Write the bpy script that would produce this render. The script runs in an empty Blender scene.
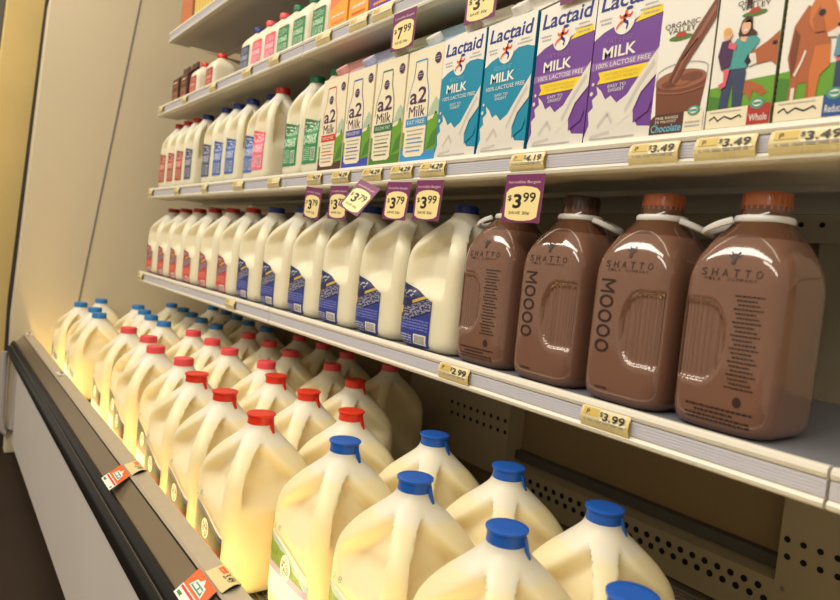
import bpy, bmesh, math, random
from mathutils import Vector, Matrix
random.seed(7)
S = bpy.context.scene
COL = S.collection
PI = math.pi

# ------------------------------------------------------------------ levels (metres, floor = 0)
ZC = 0.99                      # carton shelf
ZB = ZC - 0.293                # lowest shelf
ZD = ZC + 0.289                # small bottle shelf
ZE = ZC + 0.550                # top shelf
DECK = ZC - 0.670              # floor of the well
WALLX = -1.70
YB, YC, YD, YE = -0.0126, 0.0, 0.0118, 0.029

# ------------------------------------------------------------------ materials
def srgb(r, g, b):
    f = lambda c: (c / 12.92 if c <= .04045 else ((c + .055) / 1.055) ** 2.4)
    return (f(r / 255), f(g / 255), f(b / 255), 1.0)

def mat(name, rgb, rough=.5, metal=0., sss=0., coat=0., emit=None, estr=0., spec=.5, bump=0., bscale=80., var=0.):
    m = bpy.data.materials.new(name); m.use_nodes = True
    nt = m.node_tree; b = nt.nodes['Principled BSDF']
    c = srgb(*rgb)
    b.inputs['Base Color'].default_value = c
    b.inputs['Roughness'].default_value = rough
    b.inputs['Metallic'].default_value = metal
    b.inputs['Specular IOR Level'].default_value = spec
    if sss:
        b.inputs['Subsurface Weight'].default_value = sss
        b.inputs['Subsurface Radius'].default_value = (1.0, .85, .62)
        b.inputs['Subsurface Scale'].default_value = .03
    if coat:
        b.inputs['Coat Weight'].default_value = coat
        b.inputs['Coat Roughness'].default_value = .05
    if emit:
        b.inputs['Emission Color'].default_value = srgb(*emit)
        b.inputs['Emission Strength'].default_value = estr
    if bump or var:
        tc = nt.nodes.new('ShaderNodeTexCoord'); no = nt.nodes.new('ShaderNodeTexNoise')
        no.inputs['Scale'].default_value = bscale; no.inputs['Detail'].default_value = 4
        nt.links.new(tc.outputs['Object'], no.inputs['Vector'])
        if bump:
            bp = nt.nodes.new('ShaderNodeBump'); bp.inputs['Strength'].default_value = bump
            bp.inputs['Distance'].default_value = .002
            nt.links.new(no.outputs['Fac'], bp.inputs['Height']); nt.links.new(bp.outputs['Normal'], b.inputs['Normal'])
        if var:
            mx = nt.nodes.new('ShaderNodeMix'); mx.data_type = 'RGBA'
            mx.inputs['A'].default_value = tuple(x * (1 - var) for x in c[:3]) + (1,)
            mx.inputs['B'].default_value = tuple(min(1, x * (1 + var)) for x in c[:3]) + (1,)
            nt.links.new(no.outputs['Fac'], mx.inputs['Factor']); nt.links.new(mx.outputs['Result'], b.inputs['Base Color'])
    return m

class NB:
    """small helper for uv driven label materials"""
    def __init__(s, m):
        s.nt = m.node_tree; s.b = s.nt.nodes['Principled BSDF']
        uv = s.nt.nodes.new('ShaderNodeUVMap'); uv.uv_map = 'UVMap'
        sp = s.nt.nodes.new('ShaderNodeSeparateXYZ'); s.nt.links.new(uv.outputs['UV'], sp.inputs[0])
        s.u, s.v, s.uvs = sp.outputs['X'], sp.outputs['Y'], uv.outputs['UV']
    def _set(s, sock, v):
        if isinstance(v, (int, float)): sock.default_value = v
        elif isinstance(v, tuple): sock.default_value = v
        else: s.nt.links.new(v, sock)
    def m(s, op, a, b=0.):
        n = s.nt.nodes.new('ShaderNodeMath'); n.operation = op
        s._set(n.inputs[0], a); s._set(n.inputs[1], b); return n.outputs[0]
    def rect(s, u0, u1, v0, v1, u=None, v=None):
        u = u or s.u; v = v or s.v
        a = s.m('MULTIPLY', s.m('GREATER_THAN', u, u0), s.m('LESS_THAN', u, u1))
        b = s.m('MULTIPLY', s.m('GREATER_THAN', v, v0), s.m('LESS_THAN', v, v1))
        return s.m('MULTIPLY', a, b)
    def circle(s, cu, cv, r, ku=1.):
        du = s.m('MULTIPLY', s.m('SUBTRACT', s.u, cu), ku); dv = s.m('SUBTRACT', s.v, cv)
        d = s.m('ADD', s.m('MULTIPLY', du, du), s.m('MULTIPLY', dv, dv))
        return s.m('LESS_THAN', d, r * r)
    def noise(s, su, sv, th, seed=0.):
        mp = s.nt.nodes.new('ShaderNodeMapping'); s.nt.links.new(s.uvs, mp.inputs['Vector'])
        mp.inputs['Scale'].default_value = (su, sv, 1); mp.inputs['Location'].default_value = (seed, seed * 2, 0)
        no = s.nt.nodes.new('ShaderNodeTexNoise'); no.inputs['Scale'].default_value = 1; no.inputs['Detail'].default_value = 2
        s.nt.links.new(mp.outputs[0], no.inputs['Vector'])
        return s.m('GREATER_THAN', no.outputs['Fac'], th)
    def stripes(s, coord, freq, duty=.5):
        return s.m('LESS_THAN', s.m('FRACT', s.m('MULTIPLY', coord, freq)), duty)
    def mix(s, fac, a, b):
        n = s.nt.nodes.new('ShaderNodeMix'); n.data_type = 'RGBA'
        s._set(n.inputs['Factor'], fac); s._set(n.inputs['A'], a); s._set(n.inputs['B'], b); return n.outputs['Result']
    def out(s, c): s.nt.links.new(c, s.b.inputs['Base Color'])

def jug_label_mat(name, base, dark, accent):
    m = mat(name, base, .45); n = NB(m)
    c = srgb(*base)
    s1 = n.m('SUBTRACT', n.v, n.m('MULTIPLY', n.u, .28))          # slanted coordinate
    c = n.mix(n.m('GREATER_THAN', s1, .30), c, srgb(*dark))
    c = n.mix(n.m('MULTIPLY', n.rect(.1, .95, .25, .45), n.m('MULTIPLY', n.stripes(n.v, 22), n.noise(26, 60, .47, 3))), c, srgb(*accent))
    c = n.mix(n.m('MULTIPLY', n.rect(.22, .98, .33, .46, v=s1), n.noise(15, 34, .50, 1)), c, srgb(150, 150, 172))
    c = n.mix(n.m('MULTIPLY', n.rect(.2, .98, .46, .53, v=s1), n.noise(13, 44, .50, 5)), c, srgb(140, 138, 156))
    c = n.mix(n.rect(.45, .85, .55, .60, v=s1), c, srgb(206, 172, 70))
    c = n.mix(n.rect(.02, .17, .50, .62), c, srgb(236, 196, 30) if base[2] > base[0] else srgb(240, 210, 190))
    c = n.mix(n.m('MULTIPLY', n.rect(.15, .45, .76, .88), n.noise(16, 26, .54, 2)), c, srgb(180, 180, 190))
    c = n.mix(n.m('MULTIPLY', n.rect(.05, .5, .04, .2), n.m('MULTIPLY', n.stripes(n.v, 25), n.noise(20, 60, .45, 7))), c, srgb(190, 190, 200))
    c = n.mix(n.rect(.56, .92, .05, .21), c, srgb(228, 222, 210))
    c = n.mix(n.m('MULTIPLY', n.rect(.60, .88, .07, .19), n.stripes(n.u, 30)), c, srgb(70, 60, 60))
    n.out(c); return m

def plain_label_mat(name, base, dark, light=(225, 220, 210)):
    m = mat(name, base, .5); n = NB(m)
    c = srgb(*base)
    c = n.mix(n.m('GREATER_THAN', n.m('SUBTRACT', n.v, n.m('MULTIPLY', n.u, .3)), .62), c, srgb(*dark))
    c = n.mix(n.m('MULTIPLY', n.rect(.12, .9, .42, .62), n.noise(10, 22, .46, 1)), c, srgb(*light))
    c = n.mix(n.m('MULTIPLY', n.rect(.1, .9, .70, .92), n.noise(14, 26, .54, 4)), c, srgb(*light))
    c = n.mix(n.m('MULTIPLY', n.rect(.1, .55, .06, .38), n.m('MULTIPLY', n.stripes(n.v, 24), n.noise(18, 60, .46, 2))), c, srgb(*light))
    c = n.mix(n.rect(.62, .90, .06, .34), c, srgb(*light))
    c = n.mix(n.m('MULTIPLY', n.rect(.65, .87, .08, .32), n.stripes(n.v, 34)), c, srgb(60, 50, 55))
    n.out(c); return m

def gallon_label_mat(name, hill, hill2, band, sky):
    m = mat(name, hill, .4); n = NB(m)
    c = srgb(238, 232, 214)
    nz = n.nt.nodes.new('ShaderNodeTexNoise'); nz.inputs['Scale'].default_value = 5; nz.inputs['Detail'].default_value = 3
    n.nt.links.new(n.uvs, nz.inputs['Vector'])
    wig = n.m('MULTIPLY', n.m('SUBTRACT', nz.outputs['Fac'], .5), .22)
    hv = n.m('ADD', n.m('SUBTRACT', .98, n.m('MULTIPLY', n.m('POWER', n.u, 1.6), .40)), 0.)
    c = n.mix(n.m('LESS_THAN', n.v, hv), c, srgb(*sky))
    c = n.mix(n.m('LESS_THAN', n.v, n.m('SUBTRACT', n.m('SUBTRACT', hv, .09), wig)), c, srgb(*hill))
    c = n.mix(n.m('MULTIPLY', n.m('LESS_THAN', n.v, n.m('SUBTRACT', hv, .16)), n.noise(14, 10, .5, 2)), c, srgb(*hill2))
    low = .34 if band[0] < 140 else .50
    c = n.mix(n.m('LESS_THAN', n.v, low), c, srgb(*band))
    if band[0] > 140: c = n.mix(n.m('LESS_THAN', n.v, .38), c, srgb(238, 234, 228))
    cv = .50 if band[0] < 140 else .58
    c = n.mix(n.circle(.50, cv, .21, 1.8), c, srgb(240, 236, 226))
    c = n.mix(n.m('MULTIPLY', n.circle(.50, cv, .165, 1.8), n.noise(22, 18, .5, 6)), c, srgb(90, 96, 90))
    c = n.mix(n.m('LESS_THAN', n.v, .12 if band[0] < 140 else 0.), c, srgb(226, 170, 150))  # pinkish foot: glare washing out the red band, put into the colour
    c = n.mix(n.m('MULTIPLY', n.rect(.25, .95, .03, .30 if band[0] > 140 else .10), n.m('MULTIPLY', n.stripes(n.v, 16), n.noise(26, 60, .52, 3))), c, srgb(150, 130, 160))
    n.out(c); return m

M = {}
def milk_mat(name, milk, empty, fill):
    m = mat(name, milk, .38, sss=.55, spec=.45); nt = m.node_tree; b = nt.nodes['Principled BSDF']
    tc = nt.nodes.new('ShaderNodeTexCoord'); sp = nt.nodes.new('ShaderNodeSeparateXYZ')
    nt.links.new(tc.outputs['Object'], sp.inputs[0])
    mr = nt.nodes.new('ShaderNodeMapRange'); mr.inputs['From Min'].default_value = fill - .004; mr.inputs['From Max'].default_value = fill + .004
    nt.links.new(sp.outputs['Z'], mr.inputs['Value'])
    mx = nt.nodes.new('ShaderNodeMix'); mx.data_type = 'RGBA'
    mx.inputs['A'].default_value = srgb(*milk); mx.inputs['B'].default_value = srgb(*empty)
    nt.links.new(mr.outputs['Result'], mx.inputs['Factor']); nt.links.new(mx.outputs['Result'], b.inputs['Base Color'])
    return m
M['milk_gallon'] = milk_mat('milk_jug_plastic', (240, 226, 184), (234, 228, 208), .212)
M['milk_half'] = milk_mat('milk_jug_plastic_small', (236, 227, 198), (232, 227, 210), .182)
M['milk_small'] = mat('milk_bottle_plastic', (238, 230, 204), .38, sss=.5)
M['cap_blue'] = mat('blue_cap', (22, 92, 190), .35)
M['cap_blue_light'] = mat('light_blue_cap', (48, 128, 196), .4)
M['cap_navy'] = mat('navy_cap', (28, 52, 140), .4)
M['cap_red'] = mat('red_cap', (226, 52, 28), .35)
M['cap_pink'] = mat('coral_cap', (236, 82, 88), .4)
M['cap_dred'] = mat('dark_red_cap', (196, 34, 24), .4)
M['cap_green'] = mat('green_cap', (16, 116, 76), .4)
M['cap_orange'] = mat('orange_cap', (172, 92, 46), .3, coat=.3)
M['cap_brown'] = mat('brown_cap', (58, 36, 26), .4)
M['cap_white'] = mat('white_cap', (232, 228, 222), .4)
M['cap_rose'] = mat('rose_cap', (222, 170, 168), .4)
M['cap_lilac'] = mat('lilac_cap', (196, 194, 216), .4)
M['lab_blue'] = jug_label_mat('navy_milk_label', (44, 58, 140), (34, 40, 84), (120, 130, 200))
M['lab_red'] = jug_label_mat('red_milk_label', (214, 62, 52), (150, 60, 52), (236, 150, 140))
M['lab_red2'] = plain_label_mat('small_red_label', (186, 62, 44), (150, 56, 44), (216, 170, 150))
M['lab_dark2'] = plain_label_mat('small_slate_label', (74, 80, 112), (58, 62, 84), (170, 170, 180))
M['lab_blue2'] = plain_label_mat('small_blue_label', (72, 102, 176), (56, 80, 140), (180, 190, 215))
M['lab_pink2'] = plain_label_mat('small_pink_label', (240, 106, 140), (226, 90, 100), (250, 200, 200))
M['lab_green2'] = plain_label_mat('small_green_label', (48, 136, 86), (52, 108, 66), (190, 215, 180))
M['lab_brown2'] = plain_label_mat('small_brown_label', (138, 92, 70), (112, 74, 58), (170, 140, 120))
M['lab_gred'] = gallon_label_mat('gallon_forest_label', (20, 46, 30), (40, 62, 36), (88, 14, 18), (70, 84, 128))
M['lab_gblue'] = gallon_label_mat('gallon_meadow_label', (92, 136, 34), (70, 112, 34), (146, 138, 190), (150, 178, 196))
M['choc'] = mat('chocolate_milk_glass', (124, 89, 72), .10, coat=.6, sss=.1)
M['neckglass'] = mat('bottle_neck_glass', (96, 62, 46), .08, coat=.8)
M['ink'] = mat('dark_brown_ink', (52, 30, 22), .5)
M['ringwhite'] = mat('white_handle_plastic', (225, 222, 216), .35)
M['steel_white'] = mat('white_shelf_enamel', (206, 198, 182), .4, var=.05, bscale=9)
M['steel_deck'] = mat('grey_shelf_deck', (124, 125, 132), .45, var=.05, bscale=14)
M['lip'] = mat('cream_channel_plastic', (230, 224, 208), .35)
M['insert'] = mat('lilac_channel_insert', (206, 204, 212), .3)
M['wallwhite'] = mat('case_end_enamel', (216, 202, 172), .45, var=.035, bscale=3.)
M['seam'] = mat('seam_grey', (150, 146, 138), .4, metal=.5)
M['inside'] = mat('case_back_enamel', (178, 166, 140), .5, var=.05, bscale=6)
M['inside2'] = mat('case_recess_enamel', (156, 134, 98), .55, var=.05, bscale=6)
M['hole'] = mat('dark_hole', (12, 11, 10), .8)
M['wire'] = mat('deck_wire', (150, 146, 138), .35, metal=.8)
M['railstrip'] = mat('rail_strip_metal', (196, 182, 156), .38, metal=.35, bump=.15, bscale=60, var=.08)
M['railpanel'] = mat('rail_slope_metal', (150, 132, 104), .28, metal=.6, var=.10, bscale=12)
M['black'] = mat('bumper_black', (13, 11, 10), .34, spec=.3, bump=.1, bscale=60)
M['bline'] = mat('bumper_line_grey', (96, 88, 76), .35)
M['kick'] = mat('front_panel_white', (218, 210, 200), .5, var=.05, bscale=5)
M['guard'] = mat('grey_guard', (176, 168, 162), .45)
M['floor'] = mat('brown_floor', (46, 33, 22), .6, spec=.2, var=.35, bscale=5)
M['yellowwall'] = mat('yellow_board', (228, 198, 126), .6, var=.10, bscale=6)
M['gap'] = mat('black_gap', (14, 12, 11), .8)
M['greytrim'] = mat('grey_trim', (92, 88, 84), .5)
M['base'] = mat('grey_skirting', (78, 70, 64), .6)
M['lamp'] = mat('lamp_glow', (255, 240, 190), .5, emit=(255, 226, 150), estr=19.)
M['glass'] = mat('tube_end', (200, 200, 200), .3, metal=.8)
# print colours
def pm(key, rgb, rough=.42, **k): M[key] = mat('print_' + key, rgb, rough, **k)
pm('p_white', (238, 234, 224)); pm('p_cream', (240, 228, 196)); pm('p_teal', (8, 138, 172)); pm('p_purple', (112, 62, 150))
pm('p_lilac', (146, 104, 176)); pm('p_navy', (30, 46, 128)); pm('p_yellow', (244, 212, 20)); pm('p_plum', (74, 38, 80))
pm('p_red', (214, 56, 46)); pm('p_blue', (58, 76, 172)); pm('p_green', (32, 112, 74)); pm('p_sky', (56, 146, 204))
pm('p_grass', (104, 160, 44)); pm('p_grass2', (72, 128, 40)); pm('p_mist', (176, 196, 168)); pm('p_grey', (176, 172, 168))
pm('p_milk', (226, 220, 208)); pm('p_milk2', (204, 198, 190)); pm('p_black', (28, 24, 24)); pm('p_choc', (118, 66, 44)); pm('p_choc2', (152, 94, 68))
pm('p_choc3', (84, 44, 30)); pm('p_cow', (176, 96, 52)); pm('p_cow2', (204, 116, 56)); pm('p_cow3', (124, 62, 36)); pm('p_skin', (232, 178, 146))
pm('p_hair', (70, 40, 30)); pm('p_shirt', (72, 158, 154)); pm('p_jean', (52, 66, 96)); pm('p_pinky', (222, 96, 112)); pm('p_denim', (96, 148, 176))
pm('p_edge', (132, 140, 70)); pm('p_tagy', (246, 226, 160)); pm('p_tagp', (118, 44, 96)); pm('p_tagl', (232, 206, 212)); pm('p_label', (226, 208, 150))
pm('p_lblt', (206, 176, 84)); pm('p_orange', (226, 104, 40)); pm('p_ojuice', (246, 168, 62)); pm('p_peach', (244, 132, 88)); pm('p_boxb', (170, 106, 66)); pm('p_boxy', (226, 196, 96))
pm('p_barn', (176, 64, 44)); pm('p_aqua', (110, 190, 220)); pm('p_redbox', (176, 52, 40)); pm('p_bluebox', (44, 84, 150)); pm('p_seal', (80, 150, 130)); pm('p_blond', (226, 170, 84))
pm('p_brown', (84, 48, 36)); pm('p_roofr', (224, 168, 156)); pm('p_roofb', (176, 180, 204)); pm('p_roofg', (206, 208, 180)); pm('p_roofs', (170, 196, 210)); pm('p_carton', (222, 218, 208)); pm('p_ridge', (150, 152, 96))

# ------------------------------------------------------------------ mesh building
class MB:
    def __init__(s): s.v = []; s.f = []; s.m = []; s.mats = []; s.uv = {}
    def mi(s, m):
        if m not in s.mats: s.mats.append(m)
        return s.mats.index(m)
    def add(s, vs, fs, m):
        o = len(s.v); s.v += [tuple(v) for v in vs]; k = s.mi(m)
        for f in fs: s.f.append([o + i for i in f]); s.m.append(k)
        return s
    def box(s, x0, x1, y0, y1, z0, z1, m):
        v = [(x, y, z) for x in (x0, x1) for y in (y0, y1) for z in (z0, z1)]
        return s.add(v, [(0, 1, 3, 2), (4, 6, 7, 5), (0, 4, 5, 1), (2, 3, 7, 6), (0, 2, 6, 4), (1, 5, 7, 3)], m)
    def prism(s, yz, x0, x1, m):           # outline in (y,z), counter-clockwise seen from +x
        n = len(yz); v = [(x0, y, z) for y, z in yz] + [(x1, y, z) for y, z in yz]
        f = [tuple(range(n))[::-1], tuple(range(n, 2 * n))] + [(i, (i + 1) % n, n + (i + 1) % n, n + i) for i in range(n)]
        return s.add(v, f, m)
    def lathe(s, prof, c, m, seg=32, close=True):
        v = []; f = []
        for r, z in prof:
            for k in range(seg):
                a = 2 * PI * k / seg; v.append((c[0] + r * math.cos(a), c[1] + r * math.sin(a), c[2] + z))
        for i in range(len(prof) - 1):
            for k in range(seg):
                k2 = (k + 1) % seg; f.append((i * seg + k, i * seg + k2, (i + 1) * seg + k2, (i + 1) * seg + k))
        if close:
            f.append(tuple(range(seg))[::-1]); f.append(tuple((len(prof) - 1) * seg + k for k in range(seg)))
        return s.add(v, f, m)
    def tube(s, pts, r, m, seg=8, closed=False, flat=1.):
        P = [Vector(p) for p in pts]; n = len(P); v = []; f = []
        for i, p in enumerate(P):
            a = P[(i - 1) % n] if (closed or i > 0) else p; b = P[(i + 1) % n] if (closed or i < n - 1) else p
            t = (b - a).normalized(); up = Vector((0, 0, 1)) if abs(t.z) < .9 else Vector((0, 1, 0))
            x = t.cross(up).normalized(); y = x.cross(t).normalized()
            for k in range(seg):
                w = 2 * PI * k / seg; v.append(p + x * (r * math.cos(w)) + y * (r * flat * math.sin(w)))
        for i in range(n if closed else n - 1):
            j = (i + 1) % n
            for k in range(seg):
                k2 = (k + 1) % seg; f.append((i * seg + k, i * seg + k2, j * seg + k2, j * seg + k))
        if not closed: f += [tuple(range(seg))[::-1], tuple((n - 1) * seg + k for k in range(seg))]
        return s.add(v, f, m)
    def mesh(s, name, smooth=False, fix=True):
        me = bpy.data.meshes.new(name); me.from_pydata(s.v, [], s.f)
        for m in s.mats: me.materials.append(M[m])
        me.polygons.foreach_set('material_index', s.m)
        if fix:
            bm = bmesh.new(); bm.from_mesh(me); bmesh.ops.recalc_face_normals(bm, faces=bm.faces); bm.to_mesh(me); bm.free()
        if smooth:
            me.polygons.foreach_set('use_smooth', [True] * len(me.polygons))
            try: me.set_sharp_from_angle(angle=math.radians(42))
            except Exception: pass
        me.update(); return me

def link(name, me, parent=None, loc=(0, 0, 0), rz=0., bevel=0.):
    o = bpy.data.objects.new(name, me); COL.objects.link(o)
    o.location = loc; o.rotation_euler = (0, 0, rz)
    if parent: o.parent = parent
    if bevel:
        b = o.modifiers.new('bevel', 'BEVEL'); b.width = bevel; b.segments = 2; b.limit_method = 'ANGLE'
    return o
def tag(o, label, cat, group=None):
    o['label'] = label; o['category'] = cat
    if group: o['group'] = group
    return o
def thing(name, label, cat, loc=(0, 0, 0), rz=0., group=None):
    o = bpy.data.objects.new(name, None); COL.objects.link(o); o.location = loc; o.rotation_euler = (0, 0, rz)
    o.empty_display_size = .03
    return tag(o, label, cat, group)
def struct(name, me, label=None, **k):
    o = link(name, me, **k); o['kind'] = 'structure'
    if label: o['label'] = label
    return o
def copy_tree(o, parent=None):
    c = o.copy(); COL.objects.link(c)
    if parent: c.parent = parent
    for ch in list(o.children): copy_tree(ch, c)
    return c
ORD = ['first', 'second', 'third', 'fourth', 'fifth', 'sixth', 'seventh', 'eighth', 'ninth', 'tenth']

# ------------------------------------------------------------------ text
_tc = {}
def text2d(s, bold=0.):
    k = (s, bold)
    if k not in _tc:
        cu = bpy.data.curves.new('t', 'FONT'); cu.body = s; cu.size = 1; cu.offset = bold; cu.resolution_u = 3
        cu.align_x = 'LEFT'
        o = bpy.data.objects.new('t', cu); COL.objects.link(o)
        dg = bpy.context.evaluated_depsgraph_get(); dg.update()
        me = bpy.data.meshes.new_from_object(o.evaluated_get(dg))
        v = [(p.co.x, p.co.y) for p in me.vertices]; f = [tuple(p.vertices) for p in me.polygons]
        bpy.data.objects.remove(o); bpy.data.curves.remove(cu); bpy.data.meshes.remove(me)
        _tc[k] = (v, f)
    return _tc[k]

class Art(MB):
    """flat print laid on a surface: fn(a, b, layer) -> (x, y, z); a to the right, b up, metres"""
    def __init__(s, fn): super().__init__(); s.fn = fn; s.bk = 1.
    def poly(s, pts, m, L=0):
        n = len(pts); ar = sum(pts[i][0] * pts[(i + 1) % n][1] - pts[(i + 1) % n][0] * pts[i][1] for i in range(n))
        if ar < 0: pts = pts[::-1]
        return s.add([s.fn(a, b, L) for a, b in pts], [tuple(range(n))], m)
    def rect(s, a0, a1, b0, b1, m, L=0): return s.poly([(a0, b0), (a1, b0), (a1, b1), (a0, b1)], m, L)
    def ell(s, ca, cb, ra, rb, m, L=0, n=20): return s.poly([(ca + ra * math.cos(2 * PI * i / n), cb + rb * math.sin(2 * PI * i / n)) for i in range(n)], m, L)
    def line(s, pts, w, m, L=0, closed=False):
        P = pts + ([pts[0]] if closed else [])
        for (a, b), (c, d) in zip(P, P[1:]):
            l = math.hypot(c - a, d - b) or 1e-9; nx, ny = -(d - b) / l * w / 2, (c - a) / l * w / 2
            s.poly([(a - nx, b - ny), (c - nx, d - ny), (c + nx, d + ny), (a + nx, b + ny)], m, L)
        return s
    def text(s, t, ca, cb, w, h, m, L=0, shear=0., rot=0., bold=.0):
        """t fitted in a box of width w and height h centred at (ca, cb)"""
        v, f = text2d(t, bold)
        if not v: return s
        x0 = min(p[0] for p in v); x1 = max(p[0] for p in v); y0 = min(p[1] for p in v); y1 = max(p[1] for p in v)
        out = []
        for x, y in v:
            a = (x - x0) / (x1 - x0) - .5; b = (y - y0) / (y1 - y0) - .5
            a = a * w + b * h * shear; b = b * h
            if rot: a, b = a * math.cos(rot) - b * math.sin(rot), a * math.sin(rot) + b * math.cos(rot)
            out.append(s.fn(ca + a, cb + b, L))
        return s.add(out, f, m)
    def scribble(s, a0, a1, b, h, m, L=0, seed=1, fill=.8):
        """a row of tiny unreadable print: short dashes"""
        r = random.Random(seed); a = a0
        while a < a1:
            w = h * r.uniform(.7, 2.6)
            if r.random() < fill: s.rect(a, min(a1, a + w), b - h / 2, b + h / 2, m, L)
            a += w + h * .5
        return s
    def barcode(s, a0, a1, b0, b1, m, L=0, seed=3):
        r = random.Random(seed); a = a0
        while a < a1:
            w = r.uniform(.0006, .0016); s.rect(a, min(a + w, a1), b0, b1, m, L); a += w + r.uniform(.0006, .0014) * s.bk
        return s
    def done(s, name): return s.mesh(name, fix=False)

# ------------------------------------------------------------------ plastic jug surface (normalised .15 x .15 x .24 to the neck)
PROF = [(0, .058, 5), (.003, .067, 5), (.009, .0725, 5.5), (.02, .075, 6), (.10, .075, 6), (.128, .0747, 6), (.148, .0738, 5.6), (.163, .0708, 5.2),
        (.177, .0640, 4.6), (.191, .0535, 3.9), (.203, .0420, 3.1), (.212, .0330, 2.5), (.219, .0265, 2.1), (.225, .0225, 2), (.231, .0210, 2), (.240, .0206, 2)]
def prof_at(z, P=PROF):
    for i in range(len(P) - 1):
        if z <= P[i + 1][0] + 1e-9:
            t = (z - P[i][0]) / (P[i + 1][0] - P[i][0])
            p0 = P[max(0, i - 1)]; p1 = P[i]; p2 = P[i + 1]; p3 = P[min(len(P) - 1, i + 2)]
            def h(j):
                d = p2[0] - p1[0]
                m1 = (p2[j] - p0[j]) / max(1e-6, p2[0] - p0[0]) * d; m2 = (p3[j] - p1[j]) / max(1e-6, p3[0] - p1[0]) * d
                if i == 0: m1 = p2[j] - p1[j]
                return (2 * t ** 3 - 3 * t * t + 1) * p1[j] + (t ** 3 - 2 * t * t + t) * m1 + (-2 * t ** 3 + 3 * t * t) * p2[j] + (t ** 3 - t * t) * m2
            return h(1), max(2., h(2))
    return P[-1][1], P[-1][2]
def sst(a, b, x):
    t = min(1, max(0, (x - a) / (b - a))); return t * t * (3 - 2 * t)
RB = .100
def recess_w(u, z, s):
    hi = s - .027; top = .206 - .55 * max(0., hi - u)
    bot = RB
    return sst(-.056, -.018, u) * (1 - sst(hi - .006, hi + .005, u)) * sst(bot - .018, bot + .022, z) * (1 - sst(top - .012, top + .006, z))
def jug_point(px, py, z, depth):
    """px,py on the unit square's edge"""
    s, n = prof_at(z)
    k = (abs(px) ** n + abs(py) ** n) ** (1 / n)
    x, y = s * px / k, s * py / k
    if depth:
        if py <= -.999: y += depth * recess_w(x, z, s)
        if px >= .999: x -= depth * recess_w(-y, z, s)
    return x, y
def square_ring(n):
    out = []
    for i in range(n): out.append((-1 + 2 * i / n, -1))
    for i in range(n): out.append((1, -1 + 2 * i / n))
    for i in range(n): out.append((1 - 2 * i / n, 1))
    for i in range(n): out.append((-1, 1 - 2 * i / n))
    return out
def jug_mesh(name, w, d, h, m, depth=.030, n=28, nz=64):
    ring = square_ring(n); N = len(ring); b = MB(); v = []; f = []
    zs = [.2280 * (i / nz) for i in range(nz + 1)]
    zs[1:1] = [.0012, .0024]
    for z in zs:
        for px, py in ring:
            x, y = jug_point(px, py, z, depth); v.append((x * w / .15, y * d / .15, z * h / .24))
    for i in range(len(zs) - 1):
        for k in range(N):
            k2 = (k + 1) % N; f.append((i * N + k, i * N + k2, (i + 1) * N + k2, (i + 1) * N + k))
    f += [tuple(range(N))[::-1], tuple((len(zs) - 1) * N + k for k in range(N))]
    b.add(v, f, m)
    return b.mesh(name, smooth=True)
def label_mesh(name, w, d, h, m, x0, x1, zlo, zhi, depth=.030, nx=22, nz=16):
    """patch on the -y face; x0,x1 normalised; zlo/zhi functions of t in 0..1"""
    b = MB(); v = []; f = []; uv = []
    zmin = min(zlo(i / 20) for i in range(21)); zmax = max(zhi(i / 20) for i in range(21))
    def pt(x, z):
        s, n = prof_at(z); x = max(-s * .999, min(s * .999, x))
        y = -(max(0, s ** n - abs(x) ** n)) ** (1 / n)
        if depth: y += depth * recess_w(x, z, s)
        return x, y
    for i in range(nx + 1):
        t = i / nx; x = x0 + (x1 - x0) * t
        for j in range(nz + 1):
            z = zlo(t) + (zhi(t) - zlo(t)) * j / nz
            X, Y = pt(x, z)
            v.append((X * w / .15 * 1.001, Y * d / .15 - .0009, z * h / .24)); uv.append((t, (z - zmin) / (zmax - zmin)))
    for i in range(nx):
        for j in range(nz): a = i * (nz + 1) + j; f.append((a, a + nz + 1, a + nz + 2, a + 1))
    b.add(v, f, m); me = b.mesh(name, fix=False)
    ul = me.uv_layers.new(name='UVMap')
    for lp in me.loops: ul.data[lp.index].uv = uv[lp.vertex_index]
    me.polygons.foreach_set('use_smooth', [True] * len(me.polygons))
    return me
def screw_cap_mesh(name, r, h, m):
    b = MB(); seg = 48
    b.lathe([(r * .98, 0), (r * 1.02, h * .1), (r, h * .2), (r, h * .88), (r * .95, h), (r * .6, h * 1.01)], (0, 0, 0), m, seg)
    for k in range(seg // 2):
        a = 2 * PI * (k + .5) / (seg // 2); c, s_ = math.cos(a), math.sin(a); q = r * 1.012; w = r * .05
        b.add([(q * c - w * s_, q * s_ + w * c, h * .22), (q * c + w * s_, q * s_ - w * c, h * .22), (q * c + w * s_, q * s_ - w * c, h * .85), (q * c - w * s_, q * s_ + w * c, h * .85),
               (q * .97 * c - w * s_, q * .97 * s_ + w * c, h * .22), (q * .97 * c + w * s_, q * .97 * s_ - w * c, h * .22), (q * .97 * c + w * s_, q * .97 * s_ - w * c, h * .85), (q * .97 * c - w * s_, q * .97 * s_ + w * c, h * .85)],
              [(0, 1, 2, 3), (4, 7, 6, 5), (0, 4, 5, 1), (2, 6, 7, 3), (0, 3, 7, 4), (1, 5, 6, 2)], m)
    return b.mesh(name, smooth=True)
def snap_cap_mesh(name, r, h, m):
    return MB().lathe([(r * .96, 0), (r * 1.0, h * .08), (r * .97, h * .45), (r * .98, h * .78), (r * 1.07, h * .84), (r * 1.08, h * .96), (r * 1.03, h), (r * .7, h * .985)], (0, 0, 0), m, 44).mesh(name, smooth=True)
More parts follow.
